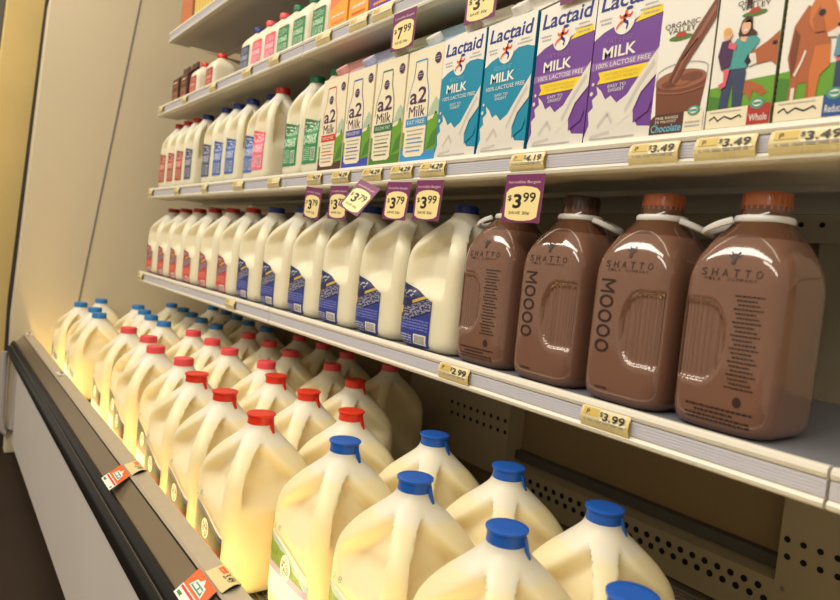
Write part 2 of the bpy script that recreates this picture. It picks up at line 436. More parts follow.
def tab_mesh(name, r, h, m):
    b = MB(); pts = [(r * .88, 0, h * .62), (r * 1.00, 0, h * .20), (r * 1.10, 0, -h * .15), (r * 1.26, 0, -h * .62), (r * 1.42, 0, -h * .98)]
    wd = [.0034, .0032, .0026, .0026, .0036]; v = []
    for (x, y, z), w in zip(pts, wd): v += [(x, -w, z), (x, w, z), (x + .0026, w, z + .0006), (x + .0026, -w, z + .0006)]
    f = []
    for i in range(4):
        for k in range(4): k2 = (k + 1) % 4; f.append((4 * i + k, 4 * i + k2, 4 * i + 4 + k2, 4 * i + 4 + k))
    f += [(0, 1, 2, 3), (16, 19, 18, 17)]
    return b.add(v, f, m).mesh(name)

# ================================================================== THE PLACE
# floor and what shows past the end of the case
b = MB(); b.box(-6, 4, -6, 1.2, -.05, 0, 'floor'); struct('floor', b.mesh('floor'), 'dark brown sealed store floor')
b = MB(); b.prism([(.6, .16), (.6, 2.4), (-.395, 2.4), (-.425, 1.64), (-.437, 1.414), (-.40, .16)][::-1], -2.02, -1.96, 'yellowwall'); struct('wall_left', b.mesh('wall_left'), 'yellowish board beyond the end of the dairy case', bevel=.004)
b = MB(); b.box(-2.03, -1.95, -.39, .6, 0, .16, 'base'); struct('baseboard_left', b.mesh('baseboard_left'), 'grey skirting below the yellowish board')
b = MB(); b.prism([(.56, 0), (.56, 2.3), (-.27, 2.3), (-.304, 1.673), (-.364, .527), (-.366, .0)][::-1], -1.955, -1.80, 'gap'); struct('gap_shade', b.mesh('gap_shade'), 'black box for the shade in the gap beside the dairy case')  # solid black box stands in for the shade inside the gap
b = MB(); b.box(-2.08, -2.022, -.60, -.3, .0, 2.4, 'greytrim'); struct('trim_2', b.mesh('trim_2'), 'dark grey edge strip of the yellowish board', bevel=.008)

# ------------------------------------------------------------------ the case
case = thing('dairy_case', 'long white open-front refrigerated dairy case holding all the milk', 'refrigerated case', (0, 0, 0))
XR = 1.9
b = MB(); b.prism([(.60, 0), (.60, 2.1), (-.245, 2.1), (-.318, 1.585), (-.371, .49), (-.366, 0)][::-1], WALLX - .05, WALLX, 'wallwhite')
ep = link('end_panel', b.mesh('end_panel'), case, bevel=.004)
def seam_y(z): return -.022 + (z - (ZC + .705)) * (-.157 + .022) / (-.414 - .705)
b = MB(); b.add([(WALLX + .0015, seam_y(z) + dy, z) for z in (.30, 2.08) for dy in (-.0035, .0035)] + [(WALLX - .004, seam_y(z) + dy, z) for z in (.30, 2.08) for dy in (-.0035, .0035)],
                [(0, 1, 3, 2), (4, 6, 7, 5), (0, 2, 6, 4), (1, 5, 7, 3), (0, 4, 5, 1), (2, 3, 7, 6)], 'seam')
link('seam_strip', b.mesh('seam_strip'), ep)
# back wall: columns, recesses, perforated lower panel
def disc(b, x, z, y, r, m, n=12, sx=1.):
    b.add([(x + r * sx * math.cos(2 * PI * i / n), y, z + r * math.sin(2 * PI * i / n)) for i in range(n)], [tuple(range(n))], m)
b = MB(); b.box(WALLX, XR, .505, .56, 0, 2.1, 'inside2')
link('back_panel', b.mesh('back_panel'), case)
for k, (x0, x1) in enumerate([(-1.68, -1.335), (-.42, -.036), (.565, 1.02)]):
    b = MB(); b.box(x0, x1, .455, .504, DECK + .04, 2.08, 'inside')
    for i in range(9 if k < 2 else 14):
        for j in range(2):
            x = (x1 - .012 - .024 * i) if k < 2 else (x0 + .011 + .0235 * i)
            if x0 + .01 < x < x1 - .004: disc(b, x + (.003 if j else 0), ZC - (.523 if k == 2 else .50) - .026 * j, .4542, .0048, 'hole')
    if k == 1:
        for i in range(5):
            for j in range(3): b.box(x0 + .02 + i * .045, x0 + .026 + i * .045, .4535, .4545, ZC - .45 + j * .03, ZC - .434 + j * .03, 'hole')
    disc(b, x0 + .013 if k == 2 else x1 - .013, ZC - .60, .4542, .0035, 'seam')
    link('back_column', b.mesh('back_column'), case, bevel=0)
b = MB(); b.box(-.036, .565, .485, .504, ZC - .5855, ZC - .566, 'greytrim')
b.prism([(.504, DECK + .02), (.504, ZC - .586), (.482, ZC - .587), (.461, ZC - .591), (.455, ZC - .592), (.455, DECK + .005)][::-1], -.036, .565, 'inside')
for i in range(26):
    for j in range(2): disc(b, -.02 + .0225 * i + .011 * j, ZC - .610 - .017 * j, .4542, .0056, 'hole')
link('perforated_duct', b.mesh('perforated_duct'), case)
b = MB(); b.box(-.034, 1.7, .449, .456, ZC - .072, ZC - .02, 'inside')
for x in (.538, .568, .60): disc(b, x, ZC - .045, .4475, .004, 'hole')
link('support_rail', b.mesh('support_rail'), case)
b = MB(); b.box(WALLX, XR, -.30, .56, DECK - .03, DECK - .008, 'inside'); link('deck_pan', b.mesh('deck_pan'), case)
b = MB()
for i in range(61): y = -.26 + i * .0117; b.tube([(WALLX + .01, y, DECK - .003), (XR, y, DECK - .003)], .0018, 'wire', 5)
for i in range(24): x = WALLX + .05 + i * .15; b.tube([(x, -.262, DECK - .0055), (x, .445, DECK - .0055)], .0022, 'wire', 5)
link('wire_rack', b.mesh('wire_rack'), case)
# front rail
R = lambda y, dz: (y - .003, ZC + dz - .006)
b = MB(); b.prism([R(-.300, -.550), R(-.302, -.5475), R(-.323, -.5535), R(-.326, -.557), R(-.326, -.564), R(-.312, -.564), R(-.307, -.66), R(-.300, -.66)], WALLX, XR, 'railstrip')
rs = link('rail_strip', b.mesh('rail_strip'), case)
b = MB(); b.prism([R(-.3265, -.5595), R(-.3285, -.5615), R(-.3510, -.582), R(-.3510, -.60), R(-.312, -.60), R(-.312, -.5645), R(-.3265, -.5645)], WALLX, XR, 'railpanel')
b.prism([R(-.3245, -.5565), R(-.3275, -.5575), R(-.3275, -.5590), R(-.3245, -.5590)], WALLX, XR, 'black')
link('rail_slope', b.mesh('rail_slope'), case)
b = MB(); b.prism([R(-.3512, -.579), R(-.356, -.577), R(-.362, -.581), R(-.3655, -.588), R(-.3655, -.592), R(-.371, -.596), R(-.375, -.606), R(-.374, -.620), R(-.368, -.628), R(-.350, -.628), R(-.350, -.603)], WALLX, XR, 'black')
bu = link('bumper', b.mesh('bumper', smooth=True), case)
b = MB(); b.prism([R(-.3652, -.5885), R(-.3665, -.5885), R(-.3665, -.5915), R(-.3652, -.5915)], WALLX, XR, 'bline'); link('accent_line', b.mesh('accent_line'), bu)
b = MB(); b.prism([(-.345, .035), (-.345, ZC - .6285), (-.30, ZC - .6285), (-.30, .035)], WALLX - .6, XR, 'kick')
for x in (-1.2, .2, 1.6): b.box(x, x + .002, -.3453, -.344, .04, ZC - .64, 'kick')
link('front_panel', b.mesh('front_panel'), case)
b = MB(); b.prism([(-.330, 0), (-.330, .033), (-.30, .033), (-.30, 0)], WALLX - .6, XR, 'gap'); link('toe_kick', b.mesh('toe_kick'), case)
b = MB(); pts = [(WALLX + .012, -.385, ZC - .62), (WALLX + .012, -.385, ZC - .85), (WALLX + .012, -.380, ZC - .895), (WALLX + .012, -.366, ZC - .915), (WALLX + .012, -.350, ZC - .90), (WALLX + .012, -.343, ZC - .85), (WALLX + .012, -.343, ZC - .63)]
b.tube(pts, .012, 'guard', 10); link('corner_guard', b.mesh('corner_guard', smooth=True), case)
b = MB()
b.box(WALLX + .004, XR, -.299, -.282, DECK + .002, DECK + .012, 'lip'); link('lamp_housing', b.mesh('lamp_housing'), case)
b = MB()
v = []; seg = 14; xs = [WALLX + .03, XR - .05]
for x in xs:
    for k in range(seg): a = 2 * PI * k / seg; v.append((x, -.2745 + .0055 * math.cos(a), DECK + .012 + .0055 * math.sin(a)))
b.add(v, [(k, (k + 1) % seg, seg + (k + 1) % seg, seg + k) for k in range(seg)] + [tuple(range(seg))[::-1], tuple(range(seg, 2 * seg))], 'lamp')
link('lamp_tube', b.mesh('lamp_tube', smooth=True), case)

# ------------------------------------------------------------------ shelves
def shelf(x0, x1, z, yf, name, label):
    t = thing('display_shelf', label, 'shelf', (0, 0, 0), group='white shelves of the dairy case')
    g = .0015
    b = MB()
    b.prism([(yf + .012, z - .034), (yf + .07, z - .034), (yf + .072, z - .027), (yf + .19, z - .027), (yf + .192, z - .034), (yf + .205, z - .034), (yf + .206, z - .008), (.385, z - .008), (.385, z - .036), (.40, z - .036), (.40, z - .003), (yf + .012, z - .003)], x0 + g, x1 - g, 'steel_white')
    me = b.mesh('deck'); me.materials.append(M['steel_deck'])
    for p in me.polygons:
        if p.normal.z > .9 and p.center.z > z - .004: p.material_index = 1
    link('deck', me, t)
    b = MB()
    P = [(yf + .012, z - .034), (yf + .012, z), (yf + .003, z + .001), (yf, z - .001), (yf - .0015, z - .005), (yf, z - .009), (yf + .003, z - .0095), (yf + .003, z - .0265), (yf, z - .027), (yf - .002, z - .030), (yf - .001, z - .0335), (yf + .002, z - .0355), (yf + .012, z - .0355)]
    b.prism(P, x0 + g, x1 - g, 'lip'); ch = link('price_channel', b.mesh('price_channel'), t)
    b = MB(); b.box(x0 + g, x1 - g, yf + .0012, yf + .0031, z - .0255, z - .0105, 'insert')
    for k in range(4): b.box(x0 + g, x1 - g, yf + .0007, yf + .0012, z - .0135 - k * .003, z - .0128 - k * .003, 'insert')
    link('channel_insert', b.mesh('channel_insert'), ch)
    for x in (x0 + .02, x1 - .02):
        b = MB(); b.prism([(.435, z - .075), (.446, z - .075), (.446, z - .038), (.14, z - .0365), (.24, z - .042)], x - .0015, x + .0015, 'steel_white')
        link('bracket', b.mesh('bracket'), t)
    return t
E0, E1, E2, E3 = -1.47, -.335, .793, 1.88
shelf(E0, E1, ZB, YB, 'b', 'lowest white shelf under the red-labelled milk jugs')
shelf(E1, E2, ZB, YB, 'b', 'lowest white shelf under the brown glass milk bottles')
shelf(E2, E3, ZB, YB, 'b', 'short visible corner of an empty shelf past the last brown bottle')
shelf(E0, E1, ZC, YC, 'c', 'middle white shelf under the slim milk jugs by the end panel')
shelf(E1, E2, ZC, YC, 'c', 'middle white shelf under the printed milk cartons')
shelf(E0, E1, ZD, YD, 'd', 'upper white shelf under the small pink and green labelled bottles')
shelf(E1, E2, ZD, YD, 'd', 'upper white shelf under the orange and purple cartons')
shelf(E0, E1, ZE, YE, 'e', 'topmost white shelf with the striped boxes at its end')

# ------------------------------------------------------------------ gallon jugs in the well
GW, GH = .144, .253
RB = .134
gm = jug_mesh('gallon_body', GW, GW, GH, 'milk_gallon', depth=.024)
lo = lambda t: .046
hi_r = lambda t: .1135 - .003 * t - .020 * t * t
glr = label_mesh('gallon_label_forest', GW, GW, GH, 'lab_gred', -.066, .060, lo, hi_r, depth=.024)
glb = label_mesh('gallon_label_meadow', GW, GW, GH, 'lab_gblue', -.066, .060, lambda t: .034, hi_r, depth=.024)
cap_m = {k: screw_cap_mesh('screw_cap_' + k, .0202, .0185, k) for k in ('cap_blue_light', 'cap_pink')}
snap_m = {k: snap_cap_mesh('snap_cap_' + k, .0205, .0185, k) for k in ('cap_blue', 'cap_red')}
tab_m = {k: tab_mesh('tab_' + k, .0205, .0185, k) for k in ('cap_blue', 'cap_red')}
def front_fn(w, d, h, depth=.030, off=.0012):
    def fn(a, bb, L):
        z = bb * .24 / h; x = a * .15 / w
        s, n = prof_at(z); x = max(-s * .99, min(s * .99, x))
        y = -(max(0, s ** n - abs(x) ** n)) ** (1 / n)
        if depth: y += depth * recess_w(x, z, s)
        return (a, y * d / .15 - off - .0002 * L, bb)
    return fn
dc = Art(front_fn(GW, GW, GH, .024)); dc.text('9 2 8', -.045, .1285, .032, .0075, 'p_grey'); dcm = dc.done('date_code')
def gallon_proto(snap, colour, lab):
    t = thing('milk_jug', 'x', 'milk jug', group='x')
    link('jug_body', gm, t)
    if lab: link('paper_label', lab, t); link('date_code', dcm, t)
    c = link('cap', (snap_m if snap else cap_m)[colour], t, (0, 0, GH * .938))
    if snap: link('pull_tab', tab_m[colour], c, rz=.45)
    return t
protos = {}
def put_gallon(x, y, kind, label, group, tilt=0.):
    snap, colour, lab = {'blue_tab': (1, 'cap_blue', glb), 'red_tab': (1, 'cap_red', glr), 'red': (0, 'cap_pink', glr), 'blue': (0, 'cap_blue_light', glb)}[kind]
    if kind not in protos: o = protos[kind] = gallon_proto(snap, colour, lab)
    else: o = copy_tree(protos[kind])
    o.location = (x, y, DECK); o.rotation_euler = (0, 0, tilt); o['label'] = label; o['group'] = group
    return o
CAPT = {'blue_tab': 'blue pull-tab cap', 'red_tab': 'red pull-tab cap', 'red': 'plain coral red cap', 'blue': 'plain light blue cap'}
ROW = ['front row by the rail', 'second row from the rail', 'third row', 'back row']
rows = [
    [(0.705, -0.132, 'blue_tab'), (0.557, -0.134, 'blue_tab'), (0.400, -0.135, 'blue_tab'), (0.239, -0.139, 'blue_tab'), (0.073, -0.192, 'red_tab'), (-0.084, -0.192, 'red_tab'), (-0.240, -0.191, 'red_tab'), (-0.404, -0.166, 'red'), (-0.560, -0.183, 'red'), (-0.715, -0.160, 'red'), (-0.870, -0.172, 'red'), (-1.182, -0.187, 'blue'), (-1.330, -0.172, 'blue'), (-1.477, -0.190, 'blue')],
    [(0.561, 0.016, 'blue_tab'), (0.408, 0.012, 'blue_tab'), (0.250, 0.010, 'blue_tab'), (0.091, -0.042, 'red_tab'), (-0.058, -0.045, 'red_tab'), (-0.206, -0.043, 'red_tab'), (-0.355, 0.001, 'red'), (-0.528, -0.019, 'red'), (-0.676, -0.011, 'red'), (-0.830, -0.012, 'red'), (-1.017, -0.040, 'blue'), (-1.165, -0.039, 'blue'), (-1.312, -0.023, 'blue'), (-1.460, -0.008, 'blue'), (-1.625, -0.098, 'blue')],
    [(-0.141, 0.104, 'red_tab'), (-0.320, 0.149, 'red'), (-0.502, 0.129, 'red'), (-0.650, 0.137, 'red'), (-0.798, 0.137, 'red'), (-0.983, 0.107, 'blue'), (-1.130, 0.109, 'blue'), (-1.278, 0.124, 'blue'), (-1.425, 0.139, 'blue'), (-1.573, 0.140, 'blue')],
    [(-0.297, 0.296, 'red'), (-0.470, 0.276, 'red'), (-0.618, 0.284, 'red'), (-0.765, 0.284, 'red'), (-0.945, 0.255, 'blue'), (-1.093, 0.256, 'blue'), (-1.240, 0.271, 'blue'), (-1.388, 0.287, 'blue'), (-1.535, 0.288, 'blue')],
]
# the jug at the very corner of the picture and one further back row
for ri, row in enumerate(rows):
    cnt = {}; n_of = {}
    for r in row: n_of[r[2]] = n_of.get(r[2], 0) + 1
    for x, y, k in row:
        i = cnt.get(k, 0); cnt[k] = i + 1
        ordn = '' if n_of[k] == 1 else (('nearest ' if i == 0 else ORD[i] + ' nearest '))
        if x < -1.6: lab = 'gallon milk jug squeezed into the corner by the white end panel'
        elif n_of[k] == 1: lab = 'only gallon milk jug with a %s in the %s' % (CAPT[k], ROW[ri].split(',')[0])
        else: lab = '%sgallon milk jug with %s, %s' % (ordn, CAPT[k], ROW[ri])
        put_gallon(x, y, k, lab, 'gallon milk jugs in the well', random.uniform(-.012, .012))

# ------------------------------------------------------------------ jugs on the lowest shelf
BW, BH = .138, .231
RB = .100
bm_ = jug_mesh('shelf_jug_body', BW, BW, BH, 'milk_half')
lo = lambda t: .003 + .004 * (1 - math.sin(PI * t)) ** 3
hi = lambda t: .111 - .030 * t - .008 * max(0, 1 - t * 9)
labs = {k: label_mesh('shelf_jug_label_' + k, BW, BW, BH, k, -.0735, .026, lo, hi) for k in ('lab_red', 'lab_blue')}
caps = {k: screw_cap_mesh('shelf_cap_' + k, .0192, .0165, k) for k in ('cap_dred', 'cap_navy')}
xs = [-1.398, -1.258, -1.118, -.977, -.830, -.680, -.531, -.379, -.232, -.090, .052, .196]
pr = {}
for i, x in enumerate(xs):
    k = 'red' if i < 6 else 'blue'
    if k not in pr:
        t = pr[k] = thing('milk_jug', 'x', 'milk jug')
        link('jug_body', bm_, t); link('paper_label', labs['lab_' + k], t); link('cap', caps['cap_dred' if k == 'red' else 'cap_navy'], t, (0, 0, BH * .935))
    else: t = copy_tree(pr[k])
    t.location = (x, YB + .016 + BW / 2, ZB - .003)
    j = i if i < 6 else i - 6
    t['label'] = 'milk jug with %s label and %s cap on the lowest shelf, %s along' % (('red', 'dark red', ORD[j]) if k == 'red' else ('navy blue', 'navy', ORD[j] + ' such'))
    t['group'] = 'labelled milk jugs on the lowest shelf'

# ------------------------------------------------------------------ brown glass bottles
BP = [(0, .041, 4), (.003, .0465, 4.4), (.009, .0508, 4.8), (.02, .0522, 5), (.04, .0525, 5), (.128, .0525, 5), (.144, .0516, 4.9), (.158, .0488, 4.4), (.170, .0440, 3.7), (.181, .0380, 3.0), (.191, .0312, 2.4), (.199, .0262, 2.1), (.205, .0240, 2), (.212, .0232, 2), (.220, .0230, 2)]
BP = [(z * 1.065, a, n_) for z, a, n_ in BP]
def grip(x, z, side):
    """oval grip with ribs; side = +1 grip on the right half"""
    cx = .020 * side; du = (x - cx) / .023; dv = (z - .088) / .042
    r = du * du + dv * dv
    if side > 0 and x > cx: r = dv * dv + (max(0, x - .046) / .006) ** 2
    if side < 0 and x < cx: r = dv * dv + (max(0, -.046 - x) / .006) ** 2
    w = 1 - sst(.72, 1.05, r)
    return w * .0035 + w * .0019 * (.5 + .5 * math.cos(2 * PI * x / .0052))
def bottle_pt(px, py, z, side):
    s, n = prof_at(z, BP); k = (abs(px) ** n + abs(py) ** n) ** (1 / n); x, y = s * px / k, s * py / k
    if py <= -.999: y += grip(x, z, side)
    elif py >= .999: y -= grip(-x, z, side)
    return x, y
def bottle_mesh(name, side):
    n, nz = 56, 84; ring = square_ring(n); N = len(ring); b = MB(); v = []; f = []
    zs = [0, .001, .002] + [.228 * (i / nz) for i in range(1, nz + 1)]
    for z in zs:
        for px, py in ring: x, y = bottle_pt(px, py, z, side); v.append((x, y, z))
    fm = []
    for i in range(len(zs) - 1):
        for k in range(N):
            k2 = (k + 1) % N; f.append((i * N + k, i * N + k2, (i + 1) * N + k2, (i + 1) * N + k))
    f += [tuple(range(N))[::-1], tuple((len(zs) - 1) * N + k for k in range(N))]
    b.add(v, f, 'choc'); kk = b.mi('neckglass')
    for q, fc in enumerate(b.f):
        if len(fc) == 4 and min(b.v[i][2] for i in fc) > .190: b.m[q] = kk
    return b.mesh(name, smooth=True)
def bottle_fn(side):
    def fn(a, bb, L):
        s, n = prof_at(bb, BP); x = max(-s * .98, min(s * .98, a))
        return (x, -(s ** n - abs(x) ** n) ** (1 / n) + grip(x, bb, side) * .3 - .0006 - .0002 * L, bb)
    return fn
def cow_emblem(A, ca, cb, k, m):
    A.poly([(ca, cb - .008 * k), (ca + .003 * k, cb - .002 * k), (ca + .0035 * k, cb + .002 * k), (ca + .010 * k, cb + .004 * k), (ca + .006 * k, cb + .0005 * k), (ca + .004 * k, cb - .0005 * k)], m)
    A.poly([(ca, cb - .008 * k), (ca - .003 * k, cb - .002 * k), (ca - .0035 * k, cb + .002 * k), (ca - .010 * k, cb + .004 * k), (ca - .006 * k, cb + .0005 * k), (ca - .004 * k, cb - .0005 * k)], m)
    A.ell(ca, cb + .001 * k, .0042 * k, .0048 * k, m, 1); A.ell(ca, cb - .006 * k, .0028 * k, .003 * k, m, 1)
    A.line([(ca - .003 * k, cb + .004 * k), (ca - .006 * k, cb + .008 * k)], .0015 * k, m, 1); A.line([(ca + .003 * k, cb + .004 * k), (ca + .006 * k, cb + .008 * k)], .0015 * k, m, 1)
def bottle_print(name, side):
    A = Art(bottle_fn(side))
    cow_emblem(A, 0, .172, .75, 'ink')
    for i, ch in enumerate('SHATTO'): A.text(ch, -.0275 + i * .011, .1570, .0060, .0075, 'ink')
    for i, ch in enumerate('MILK'): A.text(ch, -.025 + i * .0048, .1505, .0028, .0028, 'ink')
    for i, ch in enumerate('COMPANY'): A.text(ch, -.001 + i * .0043, .1505, .0028, .0028, 'ink')
    LOGO = A.done(name + '_logo'); A = Art(bottle_fn(side))
    if side > 0:
        A.line([(-.0335, .1385), (-.0135, .1385)], .0024, 'ink'); A.line([(-.0335, .1255), (-.0135, .1255)], .0024, 'ink')
        A.line([(-.0135, .1385), (-.0265, .1320), (-.0135, .1255)], .0024, 'ink')
        for i in range(4): A.text('O', -.0235, .1145 - i * .0170, .0148, .0200, 'ink', rot=-PI / 2, bold=.012)
        FOOT = Art(bottle_fn(side)); FOOT.scribble(-.026, -.010, .0165, .0022, 'ink', seed=4, fill=1); FOOT = FOOT.done(name + '_foot')
    else:
        FOOT = None
        for i in range(22): A.scribble(.008 + .002 * ((i * 7) % 3), .036 - .003 * ((i * 5) % 3), .1355 - i * .0042, .0015, 'ink', seed=i + 9, fill=1)
        A.ell(.022, .0345, .0042, .005, 'ink')
        A.scribble(-.030, .038, .0245, .002, 'ink', seed=40, fill=1); A.scribble(-.020, .020, .0200, .002, 'ink', seed=41, fill=1)
        A.scribble(-.030, .036, .0155, .002, 'ink', seed=42, fill=1); A.scribble(-.028, .036, .0118, .002, 'ink', seed=43, fill=1)
    return LOGO, A.done(name), FOOT
bot = {s: (bottle_mesh('bottle_body', s), bottle_print('bottle_print', s)) for s in (1, -1)}
def handle_mesh(side):
    b = MB(); ring = [(.0262 * math.cos(a), .0262 * math.sin(a), 0) for a in [2 * PI * i / 40 for i in range(40)]]
    b.tube(ring, .0024, 'ringwhite', 10, closed=True, flat=1.7)
    pts = []
    for i in range(17):
        t = i / 16; a = PI * (t - .5)
        x = .024 + .031 * math.cos(a) ** .6 if abs(math.cos(a)) > 1e-6 else .026
        pts.append((x * side, .021 * math.sin(a), -.002 - .012 * max(0, math.cos(a)) ** .8))
    b.tube(pts, .0026, 'ringwhite', 8, flat=1.4)
    return b.mesh('carry_handle', smooth=True)
hm = {s: handle_mesh(s) for s in (1, -1)}
bc = {k: screw_cap_mesh('bottle_cap_' + k, .0232, .0225, k) for k in ('cap_orange', 'cap_brown')}
for x, y, side, ck, lab in [(.322, .058, -1, 'cap_brown', 'brown glass milk bottle next to the last plastic jug, half behind the sale tag'),
                            (.441, .058, 1, 'cap_brown', 'brown glass milk bottle with dark brown cap and big MOOOO lettering'),
                            (.561, .058, 1, 'cap_orange', 'brown glass milk bottle with orange cap and big MOOOO lettering'),
                            (.677, .060, -1, 'cap_orange', 'brown glass milk bottle with orange cap and a column of small print')]:
    t = thing('milk_bottle', lab, 'milk bottle', (x, y, ZB - .003), 0, 'brown glass bottles on the lowest shelf')
    link('bottle_body', bot[side][0], t); link('printed_logo', bot[side][1][0], t); link('printed_lettering', bot[side][1][1], t)
    if bot[side][1][2]: link('printed_footer', bot[side][1][2], t)
    link('cap', bc[ck], t, (0, 0, .2178)); link('carry_handle', hm[side], t, (0, 0, .2125), rz=(.35 if side < 0 else .30))

# ------------------------------------------------------------------ slim jugs on the middle shelf
CW, CD, CH = .093, .105, .232
cm = jug_mesh('slim_jug_body', CW, CD, CH, 'milk_half', depth=.030, n=20, nz=52)
clo = lambda t: .026; chi = lambda t: .128 - .010 * t
clab = {k: label_mesh('slim_label_' + k, CW, CD, CH, k, -.064, .052, clo, chi, nx=12, nz=8) for k in ('lab_red2', 'lab_dark2', 'lab_blue2', 'lab_pink2', 'lab_green2')}
ccap = {k: screw_cap_mesh('slim_cap_' + k, .0175, .015, k) for k in ('cap_dred', 'cap_navy', 'cap_green')}
slim = [(-1.392, 0, 'red', 'first'), (-1.296, 0, 'red', 'second'), (-1.200, 0, 'red', 'third'), (-1.104, 0, 'dark', 'x'), (-.936, 0, 'dark', 'y'), (-.840, 0, 'blue', 'first'), (-.743, 0, 'blue', 'second'),
        (-.638, .012, 'blue', 'third'), (-.542, -.004, 'pink', 'x'), (-.368, 0, 'green', 'first'), (-.271, 0, 'green', 'second')]
sp = {}
for x, dy, k, o in slim:
    ck = {'red': 'cap_dred', 'dark': 'cap_navy', 'blue': 'cap_navy', 'pink': 'cap_dred', 'green': 'cap_green'}[k]
    if k not in sp:
        t = sp[k] = thing('slim_milk_jug', 'x', 'milk jug'); link('jug_body', cm, t); link('paper_label', clab['lab_%s2' % k], t); link('cap', ccap[ck], t, (0, 0, CH * .935))
    else: t = copy_tree(sp[k])
    t.location = (x, .018 + dy + CD / 2, ZC - .003)
    t['group'] = 'slim milk jugs on the middle shelf'
    t['label'] = {'red': 'slim milk jug with red label on the middle shelf, %s from the end panel' % o,
                  'dark': 'slim milk jug with slate label beside the %s jugs on the middle shelf' % ('red-labelled' if o == 'x' else 'blue-labelled'),
                  'blue': 'slim milk jug with blue label on the middle shelf, %s from the end panel' % o,
                  'pink': 'slim milk jug with bright pink label and red cap',
                  'green': 'slim milk jug with green label and green cap, %s' % ('beside the pink-labelled jug' if o == 'first' else 'touching the first red-banded carton')}[k]

# ------------------------------------------------------------------ gable-top cartons
def carton_mesh(w, d, h, front='p_carton', side='p_carton', top='p_carton', rh=.030, fin=.016):
    b = MB(); x, y = w / 2, d / 2
    b.add([(-x, -y, 0), (x, -y, 0), (x, y, 0), (-x, y, 0), (-x, -y, h), (x, -y, h), (x, y, h), (-x, y, h)], [(0, 3, 2, 1), (1, 2, 6, 5), (3, 0, 4, 7), (2, 3, 7, 6)], side)
    b.add([(-x, -y, 0), (x, -y, 0), (x, -y, h), (-x, -y, h)], [(0, 1, 2, 3)], front)
    t = .0022
    b.add([(-x, -y, h), (x, -y, h), (x, -t, h + rh), (-x, -t, h + rh), (-x, y, h), (x, y, h), (x, t, h + rh), (-x, t, h + rh), (-x * .55, 0, h + rh * .5), (x * .55, 0, h + rh * .5)],
          [(0, 1, 2, 3), (5, 4, 7, 6), (0, 3, 8), (3, 7, 8), (7, 4, 8), (4, 0, 8), (1, 9, 2), (2, 9, 6), (6, 9, 5), (5, 9, 1)], top)
    b.box(-x, x, -t, t, h + rh - .001, h + rh + fin, top)
    return b
def carton(name, loc, w, d, h, art, label, group, cap=None, front='p_carton', side='p_carton', top='p_carton', rz=0., extra=None, vm=lambda v: v):
    t = thing(name, label, 'carton', loc, rz, group)
    link('carton_body', carton_mesh(w, d, h, front, side, top).mesh('carton_body'), t)
    A = Art(lambda a, bb, L: ((max(0, min(1, a)) - .5) * w, -d / 2 - .0003 - .00022 * L, vm(bb) * h)); art(A); link('printed_front', A.done('printed_front'), t)
    if extra: extra(t)
    if cap:
        o = link('cap', screw_cap_mesh('carton_cap', .0135, .013, cap), t, (0, -d / 4 - .006, h + .0125)); o.rotation_euler = (math.radians(40), 0, 0)
    return t
def art_a2(A, colour, band_text, key):
    A.rect(0, 1, 0, 1, 'p_cream', 0)
    A.poly([(0, 0), (1, 0), (1, .40), (.93, .44), (.86, .38), (.5, .34), (.1, .28), (0, .30)], 'p_grass', 1)
    A.poly([(.7, .40), (1, .42), (1, .52), (.9, .56), (.8, .50)], 'p_mist', 1)
    A.poly([(0, 0), (1, 0), (1, .12), (.6, .10), (0, .16)], {'p_sky': 'p_sky', 'p_blue': 'p_blue', 'p_green': 'p_grass2', 'p_red': 'p_brown'}[key], 2)
    A.poly([(.75, .12), (1, .16), (1, .30), (.85, .24)], 'p_grass2', 2)
    B = [(.16, .07), (.62, .07), (.70, .10), (.70, .48), (.68, .62), (.58, .76), (.56, .90), (.24, .90), (.22, .76), (.11, .62), (.08, .48), (.08, .10)]
    A.poly(B, 'p_cream', 3); A.line(B[2:-1], .014, key, 4); A.line([B[8], B[7]], .014, key, 4)
    A.ell(.40, .77, .085, .045, 'p_plum', 5); A.scribble(.345, .455, .785, .008, 'p_grey', 6, 2, 1); A.scribble(.345, .455, .765, .008, 'p_grey', 6, 3, 1)
    A.ell(.86, .885, .085, .045, 'p_plum', 5); A.scribble(.80, .92, .895, .008, 'p_grey', 6, 4, 1); A.scribble(.80, .92, .875, .008, 'p_grey', 6, 5, 1)
    A.text('a2', .39, .60, .48, .14, 'p_plum', 5, bold=.012); A.text('Milk', .39, .465, .47, .095, 'p_plum', 5, bold=.0)
    A.rect(.09, .69, .335, .405, key, 5); A.text(band_text, .39, .37, .50, .034, 'p_cream', 6)
    for i, c in enumerate(['p_grey', 'p_grey', key, key, 'p_grey', key]): A.scribble(.14 + .03 * (i % 2), .64 - .03 * (i % 3), .30 - .036 * i, .011, c, 5, 11 + i, 1)
